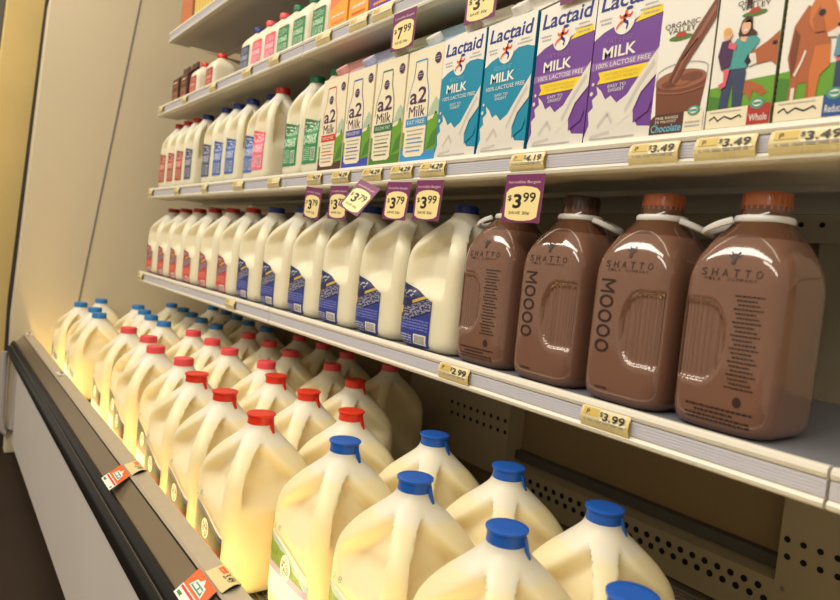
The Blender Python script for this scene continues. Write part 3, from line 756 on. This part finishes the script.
def art_lact(A, main, yellow):
    A.rect(0, 1, 0, 1, main, 0)
    top = [(0, 1), (1, 1), (1, .78)] + [(1 - i / 12, .78 - .05 * math.sin(PI * i / 12) * (-1) ** 0 + .0) for i in range(1, 12)] + [(0, .72)]
    top = [(0, 1), (1, 1), (1, .755), (.86, .775), (.68, .775), (.56, .745), (.5, .735), (.42, .735), (.3, .745), (.14, .72), (0, .68)]
    A.poly(top, 'p_white', 1)
    A.text('Lactaid', .5, .905, .86, .105, 'p_navy', 2, shear=.25, bold=.02)
    A.scribble(.06, .24, .80, .012, 'p_grey', 2, 21, 1); A.scribble(.08, .24, .775, .012, 'p_grey', 2, 22, 1); A.scribble(.72, .9, .825, .012, 'p_grey', 2, 23, 1); A.scribble(.66, .95, .80, .012, 'p_grey', 2, 24, 1)
    A.ell(.44, .765, .155, .085, 'p_white', 3, 28)
    A.ell(.46, .815, .025, .014, 'p_orange', 4); A.line([(.46, .80), (.43, .765)], .04, 'p_red', 4); A.line([(.43, .765), (.36, .745), (.33, .72)], .022, 'p_orange', 4); A.line([(.43, .765), (.50, .745), (.48, .71)], .022, 'p_navy', 4)
    A.line([(.45, .795), (.52, .785), (.55, .805)], .02, 'p_red', 4); A.line([(.45, .795), (.39, .785), (.36, .80)], .02, 'p_orange', 4); A.ell(.50, .835, .05, .012, 'p_navy', 4)
    if yellow: A.poly([(.60, .735), (.97, .755), (.97, .80), (.70, .795), (.66, .765)], 'p_yellow', 2); A.scribble(.72, .92, .772, .011, 'p_grey', 3, 25, 1)
    A.text('FAT FREE' if yellow else 'REDUCED FAT', .40, .655, .40 if yellow else .36, .034, 'p_lilac' if yellow else 'p_aqua', 2)
    A.text('MILK', .41, .585, .50, .072, 'p_white', 2, bold=.02)
    if yellow: A.rect(0, 1, .485, .535, 'p_lilac', 1)
    A.text('100% LACTOSE FREE', .48, .51, .80, .030, 'p_white', 2)
    y = 0
    if yellow:
        A.poly([(.12, .395), (.16, .43), (.12, .47), (.86, .475), (.82, .435), (.86, .40)], 'p_yellow', 2); A.text('LACTOSE INTOLERANT', .49, .447, .54, .018, 'p_lblt', 3); A.text('NO DAIRY PROBLEM', .49, .422, .48, .018, 'p_lblt', 3)
        A.text('EASY TO', .43, .372, .27, .02, 'p_white', 2); A.text('DIGEST', .43, .345, .24, .02, 'p_white', 2)
    else:
        A.text('EASY TO', .42, .455, .27, .02, 'p_white', 2); A.text('DIGEST', .42, .428, .24, .02, 'p_white', 2)
    A.poly([(0, 0), (1, 0), (1, .09), (.80, .10), (.74, .15), (.70, .22), (.60, .30), (.46, .26), (.36, .31), (.28, .29), (.20, .35), (.12, .385), (.15, .33), (.07, .30), (.10, .25), (.03, .22), (.06, .14), (0, .06)], 'p_milk', 3)
    A.poly([(1, .56), (1, .40), (.80, .30), (.70, .18), (.50, .12), (.52, .24), (.66, .34), (.84, .46)], 'p_milk', 4)
    A.poly([(.72, .20), (.86, .22), (.92, .27), (.97, .24), (.93, .18), (.82, .15), (.74, .12)], main, 5)
    A.line([(.60, .20), (.78, .36), (.95, .47)], .035, 'p_milk2', 5); A.line([(.2, .12), (.34, .20), (.42, .14)], .03, 'p_milk2', 4); A.line([(.1, .06), (.4, .08)], .02, 'p_milk2', 4)
    A.ell(.06, .40, .02, .011, 'p_milk', 3); A.ell(.05, .34, .025, .014, 'p_milk', 3)
    A.scribble(.10, .78, .045, .010, 'p_grey', 5, 31, 1); A.scribble(.16, .70, .025, .010, 'p_grey', 5, 32, 1)
def ov_logo(A, ca, cb, k):
    A.text('ORGANIC', ca, cb + .055 * k, .70 * k, .05 * k, 'p_hair', 3); A.text('VALLEY', ca, cb, .56 * k, .05 * k, 'p_hair', 3)
    A.ell(ca, cb - .075 * k, .24 * k, .028 * k, 'p_grass2', 3); A.poly([(ca - .11 * k, cb - .075 * k), (ca + .11 * k, cb - .075 * k), (ca + .11 * k, cb - .045 * k), (ca + .06 * k, cb - .022 * k), (ca - .06 * k, cb - .022 * k), (ca - .11 * k, cb - .045 * k)], 'p_barn', 4)
def art_choc(A):
    A.rect(0, 1, 0, 1, 'p_white', 0); ov_logo(A, .40, .93, .9)
    G = [(.05, .16), (.92, .16), (.96, .50)] + [(.5 + .46 * math.cos(PI * i / 14), .50 + .055 * math.sin(PI * i / 14)) for i in range(15)] + [(.04, .50)]
    A.poly([(.10, .10), (.86, .10), (.95, .48), (.03, .48)], 'p_choc', 1)
    A.ell(.49, .49, .46, .085, 'p_choc2', 2, 32); A.ell(.30, .46, .16, .035, 'p_choc', 3); A.ell(.68, .50, .20, .04, 'p_choc', 3); A.ell(.52, .455, .14, .02, 'p_choc2', 4)
    A.line([(.04, .56), (.03, .46)], .014, 'p_grey', 3); A.line([(.95, .58), (.95, .46)], .014, 'p_grey', 3)
    A.line([(.5 - .46 * math.cos(PI * i / 14), .56 + .075 * math.sin(PI * i / 14)) for i in range(15)], .010, 'p_grey', 2)
    A.poly([(.22, .45), (.40, .45), (.58, .62), (.80, .80), (1, .97), (1, 1.16), (.92, 1.10), (.66, .90), (.42, .68)], 'p_choc', 5); A.line([(.34, .48), (.52, .67), (.80, .90), (.98, 1.06)], .05, 'p_choc2', 6); A.line([(.30, .47), (.46, .65), (.72, .82)], .02, 'p_choc3', 6)
    A.line([(.06 + .88 * i / 12, .405 - .035 * math.sin(PI * i / 12)) for i in range(13)], .014, 'p_choc2', 3)
    A.rect(0, 1, 0, .055, 'p_cream', 2); A.poly([(0, .04), (.62, .04), (.62, .20), (.10, .20), (0, .16)], 'p_brown', 4); A.text('FREE RANGE', .32, .165, .42, .022, 'p_cream', 5); A.text('2% MILKFAT', .30, .135, .40, .02, 'p_cream', 5)
    A.text('Chocolate', .32, .085, .56, .062, 'p_aqua', 5, shear=.15, bold=.01)
    A.rect(.63, .97, .04, .20, 'p_cream', 4); A.scribble(.67, .93, .11, .014, 'p_grey', 5, 51, 1); A.scribble(.67, .93, .08, .014, 'p_grey', 5, 52, 1); A.ell(.80, .20, .11, .042, 'p_seal', 6); A.ell(.80, .20, .07, .026, 'p_white', 7); A.rect(.74, .86, .19, .21, 'p_seal', 8)
def cow_head(A, ca, cb, k, L, flip=1, mm='p_cow'):
    P = lambda *q: [(ca + flip * a * k, cb + b * k * .52) for a, b in q]
    A.poly(P((-.62, -.22), (-.50, -.40), (-.28, -.38), (.0, -.36), (.25, -.50), (.62, -.62), (.62, .42), (.36, .40), (.12, .34), (-.10, .16), (-.38, .0), (-.58, -.08)), mm, L)
    A.poly(P((-.64, -.24), (-.52, -.42), (-.34, -.36), (-.40, -.10), (-.58, -.10)), 'p_milk', L + 1); A.poly(P((-.66, -.26), (-.56, -.40), (-.48, -.30), (-.56, -.16)), 'p_black', L + 2)
    A.ell(ca + flip * .04 * k, cb + .06 * k * .52, .06 * k, .05 * k * .52, 'p_black', L + 2); A.poly(P((.36, .62), (.58, .56), (.60, .30), (.40, .34)), 'p_cow3', L + 1); A.ell(ca + flip * .28 * k, cb + .44 * k * .52, .13 * k, .12 * k * .52, mm, L + 1)
def bottom_strip(A, key, word):
    A.rect(0, 1, 0, .05, 'p_cream', 2); A.poly([(0, .04), (1, .04), (1, .185), (0, .175)], 'p_cream', 5); A.line([(.06, .10), (.14, .125), (.2, .09), (.3, .12), (.42, .095), (.54, .12), (.58, .10)], .012, 'p_black', 6)
    A.scribble(.06, .56, .155, .010, 'p_grey', 6, 61, 1); A.rect(.66, 1, .04, .185, key, 6); A.text(word, .83, .09, .27, .05, 'p_white', 7, bold=.01); A.ell(.80, .19, .11, .042, 'p_seal', 7); A.ell(.80, .19, .07, .026, 'p_white', 8); A.rect(.74, .86, .18, .20, 'p_seal', 9)
def art_woman(A):
    A.rect(0, 1, 0, 1, 'p_white', 0); ov_logo(A, .58, 1.0 - .02, .8)
    A.poly([(0, .10), (1, .10), (1, .40), (.5, .39), (0, .36)], 'p_grass', 1); A.poly([(0, .1), (.4, .1), (.3, .26), (0, .3)], 'p_grass2', 2)
    A.poly([(.36, .37), (.62, .385), (.82, .33), (.92, .27), (.84, .25), (.70, .30), (.66, .22), (.60, .28), (.38, .28)], 'p_cow', 3)
    cow_head(A, .92, .63, .62, 4)
    A.poly([(.18, .17), (.32, .17), (.36, .40), (.40, .17), (.54, .17), (.56, .46), (.50, .52), (.22, .52)], 'p_jean', 4)
    A.poly([(.20, .50), (.56, .49), (.58, .60), (.68, .66), (.72, .70), (.64, .735), (.52, .74), (.36, .74), (.26, .68)], 'p_shirt', 5)
    A.poly([(.40, .75), (.52, .74), (.50, .70), (.43, .71)], 'p_skin', 6); A.poly([(.58, .80), (.66, .76), (.64, .68), (.58, .72), (.40, .72), (.36, .78), (.40, .88), (.48, .91), (.56, .89)], 'p_hair', 4); A.ell(.48, .82, .072, .058, 'p_skin', 7); A.ell(.49, .795, .03, .009, 'p_white', 8)
    A.poly([(.44, .86), (.50, .89), (.56, .85), (.53, .88)], 'p_hair', 8)
    A.ell(.20, .79, .07, .048, 'p_skin', 7); A.ell(.19, .815, .065, .030, 'p_blond', 8); A.poly([(.12, .74), (.26, .74), (.32, .66), (.30, .52), (.16, .50), (.08, .62)], 'p_plum', 7); A.line([(.24, .70), (.36, .67)], .05, 'p_pinky', 8)
    A.poly([(.20, .50), (.30, .50), (.26, .36), (.18, .34), (.14, .38), (.22, .40)], 'p_pinky', 8)
    bottom_strip(A, 'p_redbox', 'Whole')
def art_cow(A):
    A.rect(0, 1, 0, 1, 'p_white', 0)
    A.poly([(0, .10), (1, .10), (1, .42), (.6, .42), (0, .40)], 'p_grass', 1); A.poly([(0, .1), (.2, .1), (.2, .34), (0, .36)], 'p_grass2', 2)
    A.poly([(.10, .50), (.14, .74), (.30, .88), (.60, .78), (.66, .56), (.64, .40), (.56, .32), (.50, .16), (.40, .16), (.40, .30), (.28, .30), (.26, .15), (.16, .15), (.18, .34)], 'p_cow', 3)
    A.poly([(.46, .56), (.66, .56), (.68, .40), (.56, .34), (.54, .16), (.46, .16), (.42, .36)], 'p_cow2', 4); A.poly([(.12, .52), (.16, .72), (.24, .66), (.22, .44), (.18, .34)], 'p_cow3', 4); A.line([(.22, .36), (.30, .46), (.34, .54)], .03, 'p_milk', 5); A.rect(.20, .25, .15, .27, 'p_milk', 4)
    P = [(.34, .86), (.42, .95), (.56, .95), (.66, .86), (.76, .72), (.78, .65), (.68, .61), (.56, .66), (.44, .66), (.34, .74)]
    A.poly(P, 'p_cow2', 6); A.poly([(.38, .76), (.44, .66), (.58, .66), (.52, .78), (.46, .86)], 'p_cow', 7)
    A.poly([(.70, .66), (.78, .70), (.80, .65), (.74, .60), (.62, .61), (.60, .64)], 'p_milk', 7); A.ell(.755, .685, .035, .016, 'p_black', 8); A.ell(.50, .80, .045, .024, 'p_black', 8); A.ell(.46, .955, .07, .03, 'p_cow3', 7); A.poly([(.64, .90), (.72, .93), (.78, .90), (.72, .86)], 'p_cow3', 7)
    A.ell(.90, .83, .10, .07, 'p_skin', 6); A.ell(.91, .87, .10, .045, 'p_blond', 7)
    A.poly([(.80, .46), (1, .46), (1, .74), (.86, .74), (.78, .62)], 'p_mist', 6); A.poly([(.72, .46), (.84, .44), (.86, .62), (.74, .60)], 'p_denim', 7); A.rect(.76, 1, .42, .46, 'p_pinky', 7); A.rect(.76, 1, .16, .42, 'p_jean', 6)
    bottom_strip(A, 'p_bluebox', 'Reduced')
cd, chh = .095, .186
zc = ZC - .003
for x, key, txt, cap, top, lab in [(-.170, 'p_red', 'WHOLE MILK', 'cap_rose', 'p_roofr', 'cream milk carton with a red band, pink cap'), (-.071, 'p_blue', 'REDUCED FAT', 'cap_lilac', 'p_roofb', 'cream milk carton with a dark blue band'),
                              (.029, 'p_green', '1% LOW FAT', 'cap_white', 'p_roofg', 'cream milk carton with a dark green band'), (.128, 'p_sky', 'FAT FREE', 'cap_white', 'p_roofs', 'cream milk carton with a light blue band')]:
    carton('milk_carton', (x, .012 + cd / 2, zc), .094, cd, chh, lambda A, k=key, t=txt: art_a2(A, k, t, k), lab, 'cream cartons with coloured bands', cap, 'p_cream', 'p_cream', top)
def side_seam(t, w=.095, d=.095):
    A = MB()
    for i in range(24): A.box(w / 2, w / 2 + .0004, -d / 2 + .004, -d / 2 + .010, .02 + i * .006, .023 + i * .006, 'p_black')
    link('side_print', A.mesh('side_print'), t)
for x, main, y, lab in [(.226, 'p_teal', 0, 'teal and white milk carton next to the cream cartons'), (.326, 'p_teal', 0, 'teal and white milk carton next to the purple cartons'),
                        (.426, 'p_purple', 1, 'purple and white milk carton next to the teal cartons'), (.520, 'p_purple', 1, 'purple and white milk carton next to the chocolate milk carton')]:
    carton('milk_carton', (x, .010 + cd / 2, zc), .0925 if y else .095, cd, chh if not y else .184, lambda A, m=main, q=y: art_lact(A, m, q), lab, 'teal and purple cartons', 'cap_white', main, main, 'p_white')
for x, fn, lab in [(.5985, art_choc, 'slim carton picturing chocolate milk poured into a glass'), (.6640, art_woman, 'slim carton picturing a woman holding a child beside a cow'), (.7310, art_cow, 'slim carton picturing a brown cow and a child')]:
    carton('slim_milk_carton', (x, .006 + .036, zc), .0635, .070, .205, fn, lab, 'slim pictured cartons', 'cap_white', 'p_white', 'p_ridge', 'p_white', rz=0., extra=lambda t: side_seam(t, .0635, .070), vm=lambda v: v * .647 if v < .17 else (1.0 if v == 1 else .11 + (v - .17) * .58))

# ------------------------------------------------------------------ upper shelf: small bottles and cartons
DW, DH = .074, .118
DPROF_OLD = PROF
dm = jug_mesh('small_bottle_body', DW, DW, DH, 'milk_small', depth=0, n=12, nz=36)
dlo = lambda t: .018; dhi = lambda t: .158
dlab = {k: label_mesh('small_label_' + k, DW, DW, DH, k, -.060, .060, lambda t: .014, lambda t: .140, depth=0, nx=12, nz=8) for k in ('lab_brown2', 'lab_red2', 'lab_dark2', 'lab_pink2', 'lab_green2')}
dcap = {k: screw_cap_mesh('small_cap_' + k, .0145, .0125, k) for k in ('cap_red', 'cap_pink', 'cap_navy', 'cap_green', 'cap_brown')}
brm = jug_mesh('small_brown_body', DW, DW, DH, 'choc', depth=0, n=12, nz=36)
small = [(-1.345, .052, 'brown', 'cap_brown', 'small brown chocolate milk bottle at the very end of the upper shelf'), (-1.252, .052, 'brown', 'cap_brown', 'small brown chocolate milk bottle beside the red-labelled small bottles'),
         (-1.150, .052, 'red', 'cap_red', 'small milk bottle with red label and red cap, beside the brown bottle'), (-1.000, .052, 'red', 'cap_red', 'small milk bottle with red label and red cap, standing alone after the gap'),
         (-.812, .085, 'dark', 'cap_navy', 'small slate-labelled bottle set back behind its neighbour'), (-.722, .052, 'dark', 'cap_navy', 'small milk bottle with slate label and navy cap, at the shelf lip'),
         (-.642, .052, 'pink', 'cap_pink', 'small pink-labelled bottle beside the slate-labelled bottle'), (-.560, .052, 'pink', 'cap_pink', 'small pink-labelled bottle beside the green-labelled bottles'),
         (-.483, .052, 'green', 'cap_green', 'small green-labelled bottle beside the pink-labelled bottle'), (-.400, .052, 'green', 'cap_green', 'middle of the three small green-labelled bottles'), (-.305, .052, 'green', 'cap_green', 'small green-labelled bottle beside the orange cartons')]
for x, y, k, ck, lab in small:
    if k == 'brown': continue
    t = thing('small_milk_bottle', lab, 'milk bottle', (x, y + .012, ZD - .003), 0, 'small bottles on the upper shelf')
    link('bottle_body', brm if k == 'brown' else dm, t); link('paper_label', dlab['lab_%s2' % k], t); link('cap', dcap[ck], t, (0, 0, DH * .95))
    if k == 'red': t.scale = (1, 1, .88)
def art_brown(A):
    A.rect(0, 1, 0, 1, 'p_brown', 0); A.rect(.12, .88, .08, .5, 'p_choc2', 1); A.scribble(.15, .85, .7, .08, 'p_cow', 2, 101, 1); A.scribble(.2, .8, .85, .06, 'p_cream', 2, 102, .8); A.scribble(.2, .8, .3, .05, 'p_brown', 2, 103, .8)
for x, lab in ((-1.335, 'small brown carton at the very end of the upper shelf'), (-1.244, 'small brown carton beside the small red-labelled bottles')):
    carton('drink_carton', (x, .027 + .034, ZD - .003), .068, .068, .080, art_brown, lab, 'small brown cartons', None, 'p_brown', 'p_brown', 'p_brown', vm=lambda v: v)
def art_orange(A, bg, fg, s):
    A.rect(0, 1, 0, 1, bg, 0); A.poly([(0, .3), (1, .42), (1, .62), (0, .5)], fg, 1); A.ell(.5, .74, .36, .14, fg, 1); A.scribble(.1, .9, .46, .05, 'p_white', 2, s, 1); A.scribble(.15, .85, .20, .03, 'p_white', 2, s + 1, 1); A.scribble(.15, .85, .12, .03, fg, 2, s + 2, 1); A.ell(.5, .74, .2, .08, 'p_yellow', 2)
for x, bg, fg, lab in [(-.2155, 'p_ojuice', 'p_peach', 'orange carton next to the green-labelled bottle on the upper shelf'), (-.135, 'p_ojuice', 'p_orange', 'orange carton next to the purple cartons on the upper shelf'),
                       (-.055, 'p_purple', 'p_ojuice', 'purple carton next to the orange cartons on the upper shelf'), (.024, 'p_lilac', 'p_white', 'lilac carton behind the top sale tag on the upper shelf')]:
    carton('drink_carton', (x, .027 + .036, ZD - .003), .072, .072, .165, lambda A, q=bg, r=fg: art_orange(A, q, r, 70), lab, 'drink cartons on the upper shelf', None, bg, bg, bg)
def art_box(A, bg, fg):
    A.rect(0, 1, 0, 1, bg, 0)
    for i in range(5): A.rect(.1 + i * .18, .16 + i * .18, .02, .98, fg, 1)
    A.scribble(.1, .9, .5, .03, 'p_cream', 2, 81, 1)
for x, w, bg, fg, lab in [(-1.335, .125, 'p_boxb', 'p_peach', 'brown striped box at the end of the topmost shelf'), (-1.170, .160, 'p_boxy', 'p_lblt', 'yellow box next to the brown striped one on the topmost shelf')]:
    t = thing('drink_box', lab, 'box', (x, .09, ZE - .003), 0, 'boxes on the topmost shelf')
    b = MB(); b.box(-w / 2, w / 2, -.045, .06, 0, .20, bg); link('box_body', b.mesh('box_body'), t, bevel=.002)
    A = Art(lambda a, bb, L, w=w: ((a - .5) * w * .98, -.0454 - .0002 * L, bb * .198 + .001)); art_box(A, bg, fg); link('printed_front', A.done('printed_front'), t)

# ------------------------------------------------------------------ price tags and sale tags
def price_tag(x0, x1, z, y, price, label, h=.0245, wide=False):
    w = x1 - x0
    def fn(a, bb, L): return ((a - .5) * w, -.0045 * math.sin(PI * max(0, min(1, bb))) - .0003 * L, (bb - .5) * h)
    A = Art(fn)
    n = 6
    for i in range(n): A.poly([(0, i / n), (1, i / n), (1, (i + 1) / n), (0, (i + 1) / n)], 'p_label', 0)
    for i in range(n): A.add([fn(q, i / n, -1.5) for q in (0, 1)] + [fn(q, (i + 1) / n, -1.5) for q in (0, 1)], [(1, 0, 2, 3)], 'p_label')
    A.rect(0, .04, 0, 1, 'p_lblt', 1.5); A.rect(.96, 1, 0, 1, 'p_lblt', 1.5)
    A.rect(.06, .38, .62, .93, 'p_lblt', 1.5); A.rect(.42, .95, .48, .95, 'p_cream', 1.5)
    if price: A.text('$', .44, .77, .07, .22, 'p_black', 3); A.text(price, .70, .70, .44, .34, 'p_black', 3, bold=.015)
    A.text('P', .16, .76, .06, .2, 'p_brown', 3); A.scribble(.08, .90, .42, .06, 'p_grey', 2.5, 91, .9)
    A.bk = 30.; A.barcode(.30, .70, .08, .28, 'p_brown', 2.5)
    o = link('price_tag', A.done('price_tag'), None, ((x0 + x1) / 2, y, z)); return tag(o, label, 'price tag', 'price tags on the shelf edges')
def sale_tag(x0, x1, z0, z1, y, big, cents, label, swing=0., roll=0., top=True):
    w = x1 - x0; h = z1 - z0
    def fn(a, bb, L): return ((a - .5) * w, -.0003 - .0003 * L, (bb - 1) * h)
    A = Art(fn)
    A.add([fn(0, 0, -1.5), fn(1, 0, -1.5), fn(1, 1, -1.5), fn(0, 1, -1.5)], [(0, 3, 2, 1)], 'p_tagy')
    A.rect(0, 1, 0, 1, 'p_tagp', 0)
    P = [(.08, .12), (.2, .06), (.4, .035), (.6, .035), (.8, .06), (.92, .12), (.94, .62), (.86, .70), (.7, .74), (.5, .755), (.3, .74), (.14, .70), (.06, .62)]
    A.poly(P, 'p_tagy', 1)
    A.text('Incredible Bargain', .5, .83, .82, .075, 'p_tagl', 1)
    A.text('$', .17, .50, .10, .13, 'p_black', 2, bold=.01); A.text(big, .38, .44, .22, .30, 'p_black', 2, bold=.03); A.text(cents, .68, .52, .32, .20, 'p_black', 2, bold=.012); A.text('SAVE 20\u00a2', .46, .19, .54, .08, 'p_black', 2)
    o = link('sale_tag', A.done('sale_tag'), None, ((x0 + x1) / 2, y, z1)); o.rotation_euler = (swing, roll, 0)
    return tag(o, label, 'sale tag', 'purple and cream hanging sale tags')
zt = ZC - .018; yt = YC - .001
for x0, x1, lab in [(-1.462, -1.408, 'blank price tag at the end of the middle shelf, beside the end panel'), (-1.150, -1.098, 'blank price tag below the third red-labelled slim jug'), (-.885, -.840, 'blank price tag below the first blue-labelled slim jug'),
                    (-.640, -.575, 'blank price tag below the pink-labelled slim jug'), (-.425, -.360, 'blank price tag below the first green-labelled slim jug')]:
    price_tag(x0, x1, zt, yt, '', lab)
for x0, x1, p, lab in [(-.226, -.166, '4.29', 'small price tag above the first hanging sale tag under the red-banded carton'), (-.122, -.058, '4.29', 'small price tag below the dark-blue-banded carton'), (-.010, .052, '4.29', 'small price tag above the sale tag that swings out'),
                    (.080, .142, '4.29', 'small price tag below the light-blue-banded carton'), (.163, .226, '4.29', 'small price tag below the first teal carton'), (.366, .426, '4.19', 'small price tag below the purple carton beside the teal ones'),
                    (.552, .612, '3.49', '3.49 price tag below the chocolate milk carton'), (.630, .692, '3.49', '3.49 price tag below the carton picturing the woman'), (.704, .770, '3.49', '3.49 price tag below the carton picturing the brown cow')]:
    price_tag(x0, x1, zt - (.002 if x0 > .5 else 0), yt, p, lab)
yh = YC - .0065
for x0, x1, b_, c_, sw, ro, lab in [(-.220, -.150, '3', '79', 0, .10, 'hanging 3.79 sale tag farthest left, below the red-banded carton'), (-.118, -.048, '3', '79', 0, .03, 'hanging 3.79 sale tag half overlapped by the swinging tag'), (-.010, .060, '3', '79', -.55, .28, 'bright 3.79 sale tag swinging out from the shelf edge'),
                                    (.080, .148, '3', '79', -.06, .04, 'hanging 3.79 sale tag below the light-blue-banded carton'), (.163, .231, '3', '99', -.03, .03, 'hanging 3.99 sale tag below the first teal carton'), (.365, .434, '3', '99', -.02, .02, 'large hanging 3.99 sale tag in front of the first brown bottle')]:
    sale_tag(x0, x1, ZC - .096, ZC - .034, yh, b_, c_, lab, sw, ro)
zt = ZB - .018; yt = YB - .001
for x0, x1, p, lab in [(-1.462, -1.405, '', 'blank price tag at the end of the lowest shelf, beside the end panel'), (-.590, -.530, '', 'blank price tag below the first navy-labelled jug'), (.276, .342, '2.99', '2.99 price tag below the first brown bottle'), (.538, .602, '3.99', '3.99 price tag below the orange-capped bottle with MOOOO lettering')]:
    price_tag(x0, x1, zt, yt, p, lab)
zt = ZD - .018; yt = YD - .001
for x0, x1, p, lab in [(-1.455, -1.40, '', 'blank price tag at the end of the upper shelf'), (-1.190, -1.135, '', 'blank price tag below the first small red-labelled bottle'), (-.925, -.870, '', 'blank price tag in the gap after the small red-labelled bottles'), (-.672, -.615, '', 'blank price tag below the first small pink bottle'),
                       (-.505, -.45, '', 'blank price tag below the first small green bottle'), (-.265, -.205, '', 'blank price tag below the orange carton beside the green bottles'), (-.130, -.066, '', 'cream price tag below the orange carton beside the purple carton'), (-.048, .018, '', 'cream price tag below the purple carton')]:
    price_tag(x0, x1, zt, yt, p, lab)
yh = YD - .0065
sale_tag(.030, .098, ZD - .098, ZD - .034, yh, '7', '99', 'hanging 7.99 sale tag on the upper shelf', 0, .02)
sale_tag(.226, .294, ZD - .096, ZD - .034, yh, '3', '99', 'hanging 3.99 sale tag above the teal cartons', 0, .02)
sale_tag(.415, .480, ZD - .112, ZD - .034, yh, '3', '99', 'yellow sale tag edge showing above the purple cartons', 0, .0)

# rail tags: an orange card and a curled yellow price tag, twice
def rail_card(x, label):
    def fn(a, bb, L):      # a along x, bb up the slope
        t = bb; y = -.3295 - .0245 * (1 - t) * 1.35; z = ZC - .5635 - .0225 * (1 - t) * .75 + .0035
        return (a * .062 + .012 * (1 - t), y - .0002 * L, z + .0003 * L)
    A = Art(fn); A.add([fn(0, 0, -2), fn(1, 0, -2), fn(1, 1, -2), fn(0, 1, -2)], [(0, 3, 2, 1)], 'p_white')
    A.rect(0, 1, 0, 1, 'p_orange', 0); A.rect(0, 1, 0, .38, 'p_white', 1); A.rect(.04, .96, .26, .34, 'p_red', 2); A.scribble(.08, .92, .12, .10, 'p_grass2', 2, 5, .9)
    A.poly([(.18, .48), (.82, .48), (.72, .78), (.60, .78), (.5, .95), (.4, .78), (.28, .78)], 'p_white', 1); A.poly([(.24, .52), (.76, .52), (.68, .72), (.32, .72)], 'p_seal', 2); A.scribble(.3, .7, .62, .1, 'p_white', 3, 6, 1)
    o = link('promo_card', A.done('promo_card'), None, (x, 0, 0)); tag(o, label, 'promo card', 'orange promo cards on the rail')
def rail_tag(x, label):
    def fn(a, bb, L):
        return (a * .058 + .004 * math.sin(PI * bb), -.3275 + .0235 * bb, ZC - .5595 + .0058 * bb + .006 * math.sin(PI * bb) * (.35 + .65 * a) + .0008 + .0003 * L)
    A = Art(fn); n = 6
    for i in range(n):
        A.rect(0, 1, i / n, (i + 1) / n, 'p_label', 0); A.add([fn(0, i / n, -1.5), fn(1, i / n, -1.5), fn(1, (i + 1) / n, -1.5), fn(0, (i + 1) / n, -1.5)], [(0, 3, 2, 1)], 'p_brown')
    A.rect(.95, 1, 0, 1, 'p_brown', 1); A.rect(.10, .42, .55, .85, 'p_orange', 1); A.text('3.49', .68, .62, .36, .42, 'p_black', 1.5)
    o = link('price_tag', A.done('price_tag'), None, (x, 0, 0)); tag(o, label, 'price tag', 'curled price tags on the rail')
rail_card(-.180, 'orange promo card on the rail farther along, by the second red-tab jug'); rail_tag(-.172, 'curled yellow price tag on the rail farther along')
rail_card(.238, 'orange promo card on the rail nearest the camera'); rail_tag(.252, 'curled yellow price tag on the rail nearest the camera')
for x, lab in ((-1.67, 'small metal clip at the far end of the rail'), (-.95, 'small metal clip part way along the far rail')):
    b = MB(); b.box(-.018, .018, -.010, .010, 0, .003, 'lip'); b.box(-.012, .012, -.003, .003, .003, .006, 'seam')
    o = link('rail_clip', b.mesh('rail_clip'), None, (x, -.315, ZC - .5555), bevel=.001); tag(o, lab, 'clip')

# ================================================================== LIGHT
def area(name, loc, rot, sx, sy, power, col):
    l = bpy.data.lights.new(name, 'AREA'); l.shape = 'RECTANGLE'; l.size = sx; l.size_y = sy; l.energy = power; l.color = col
    o = bpy.data.objects.new(name, l); COL.objects.link(o); o.location = loc; o.rotation_euler = rot; return o
WARM = (1.0, .89, .72)
area('canopy_light', (-.1, -.34, 2.02), (math.radians(-12), 0, 0), 3.2, .10, 5.2, WARM)
area('ceiling_light', (-.6, -1.7, 2.9), (math.radians(28), 0, 0), 3.6, .35, 60, (1, .92, .79))
area('ceiling_light', (1.6, -2.6, 2.9), (math.radians(30), math.radians(8), 0), 3.0, .35, 38, (1, .92, .80))
W = bpy.data.worlds.new('world'); S.world = W; W.use_nodes = True
W.node_tree.nodes['Background'].inputs[0].default_value = srgb(255, 240, 216); W.node_tree.nodes['Background'].inputs[1].default_value = .48

# ================================================================== CAMERA
cam = bpy.data.cameras.new('camera'); co = bpy.data.objects.new('camera', cam); COL.objects.link(co); S.camera = co
yaw, pit, rol, F = .9302, -.0588, .1006, 663.05
fwd = Vector((-math.sin(yaw) * math.cos(pit), math.cos(yaw) * math.cos(pit), math.sin(pit)))
r0 = Vector((math.cos(yaw), math.sin(yaw), 0)); u0 = r0.cross(fwd)
rt = r0 * math.cos(rol) + u0 * math.sin(rol); up = -r0 * math.sin(rol) + u0 * math.cos(rol)
mw = Matrix((rt, up, -fwd)).transposed().to_4x4(); mw.translation = Vector((1.0154, -.6136, ZC - .1576)); co.matrix_world = mw
cam.sensor_width = 36; cam.lens = F / 840 * 36; cam.clip_start = .02
cam.dof.use_dof = True; cam.dof.focus_distance = .95; cam.dof.aperture_fstop = 6.5
S.view_settings.view_transform = 'Standard'; S.view_settings.look = 'None'; S.view_settings.gamma = 1; S.view_settings.exposure = 0
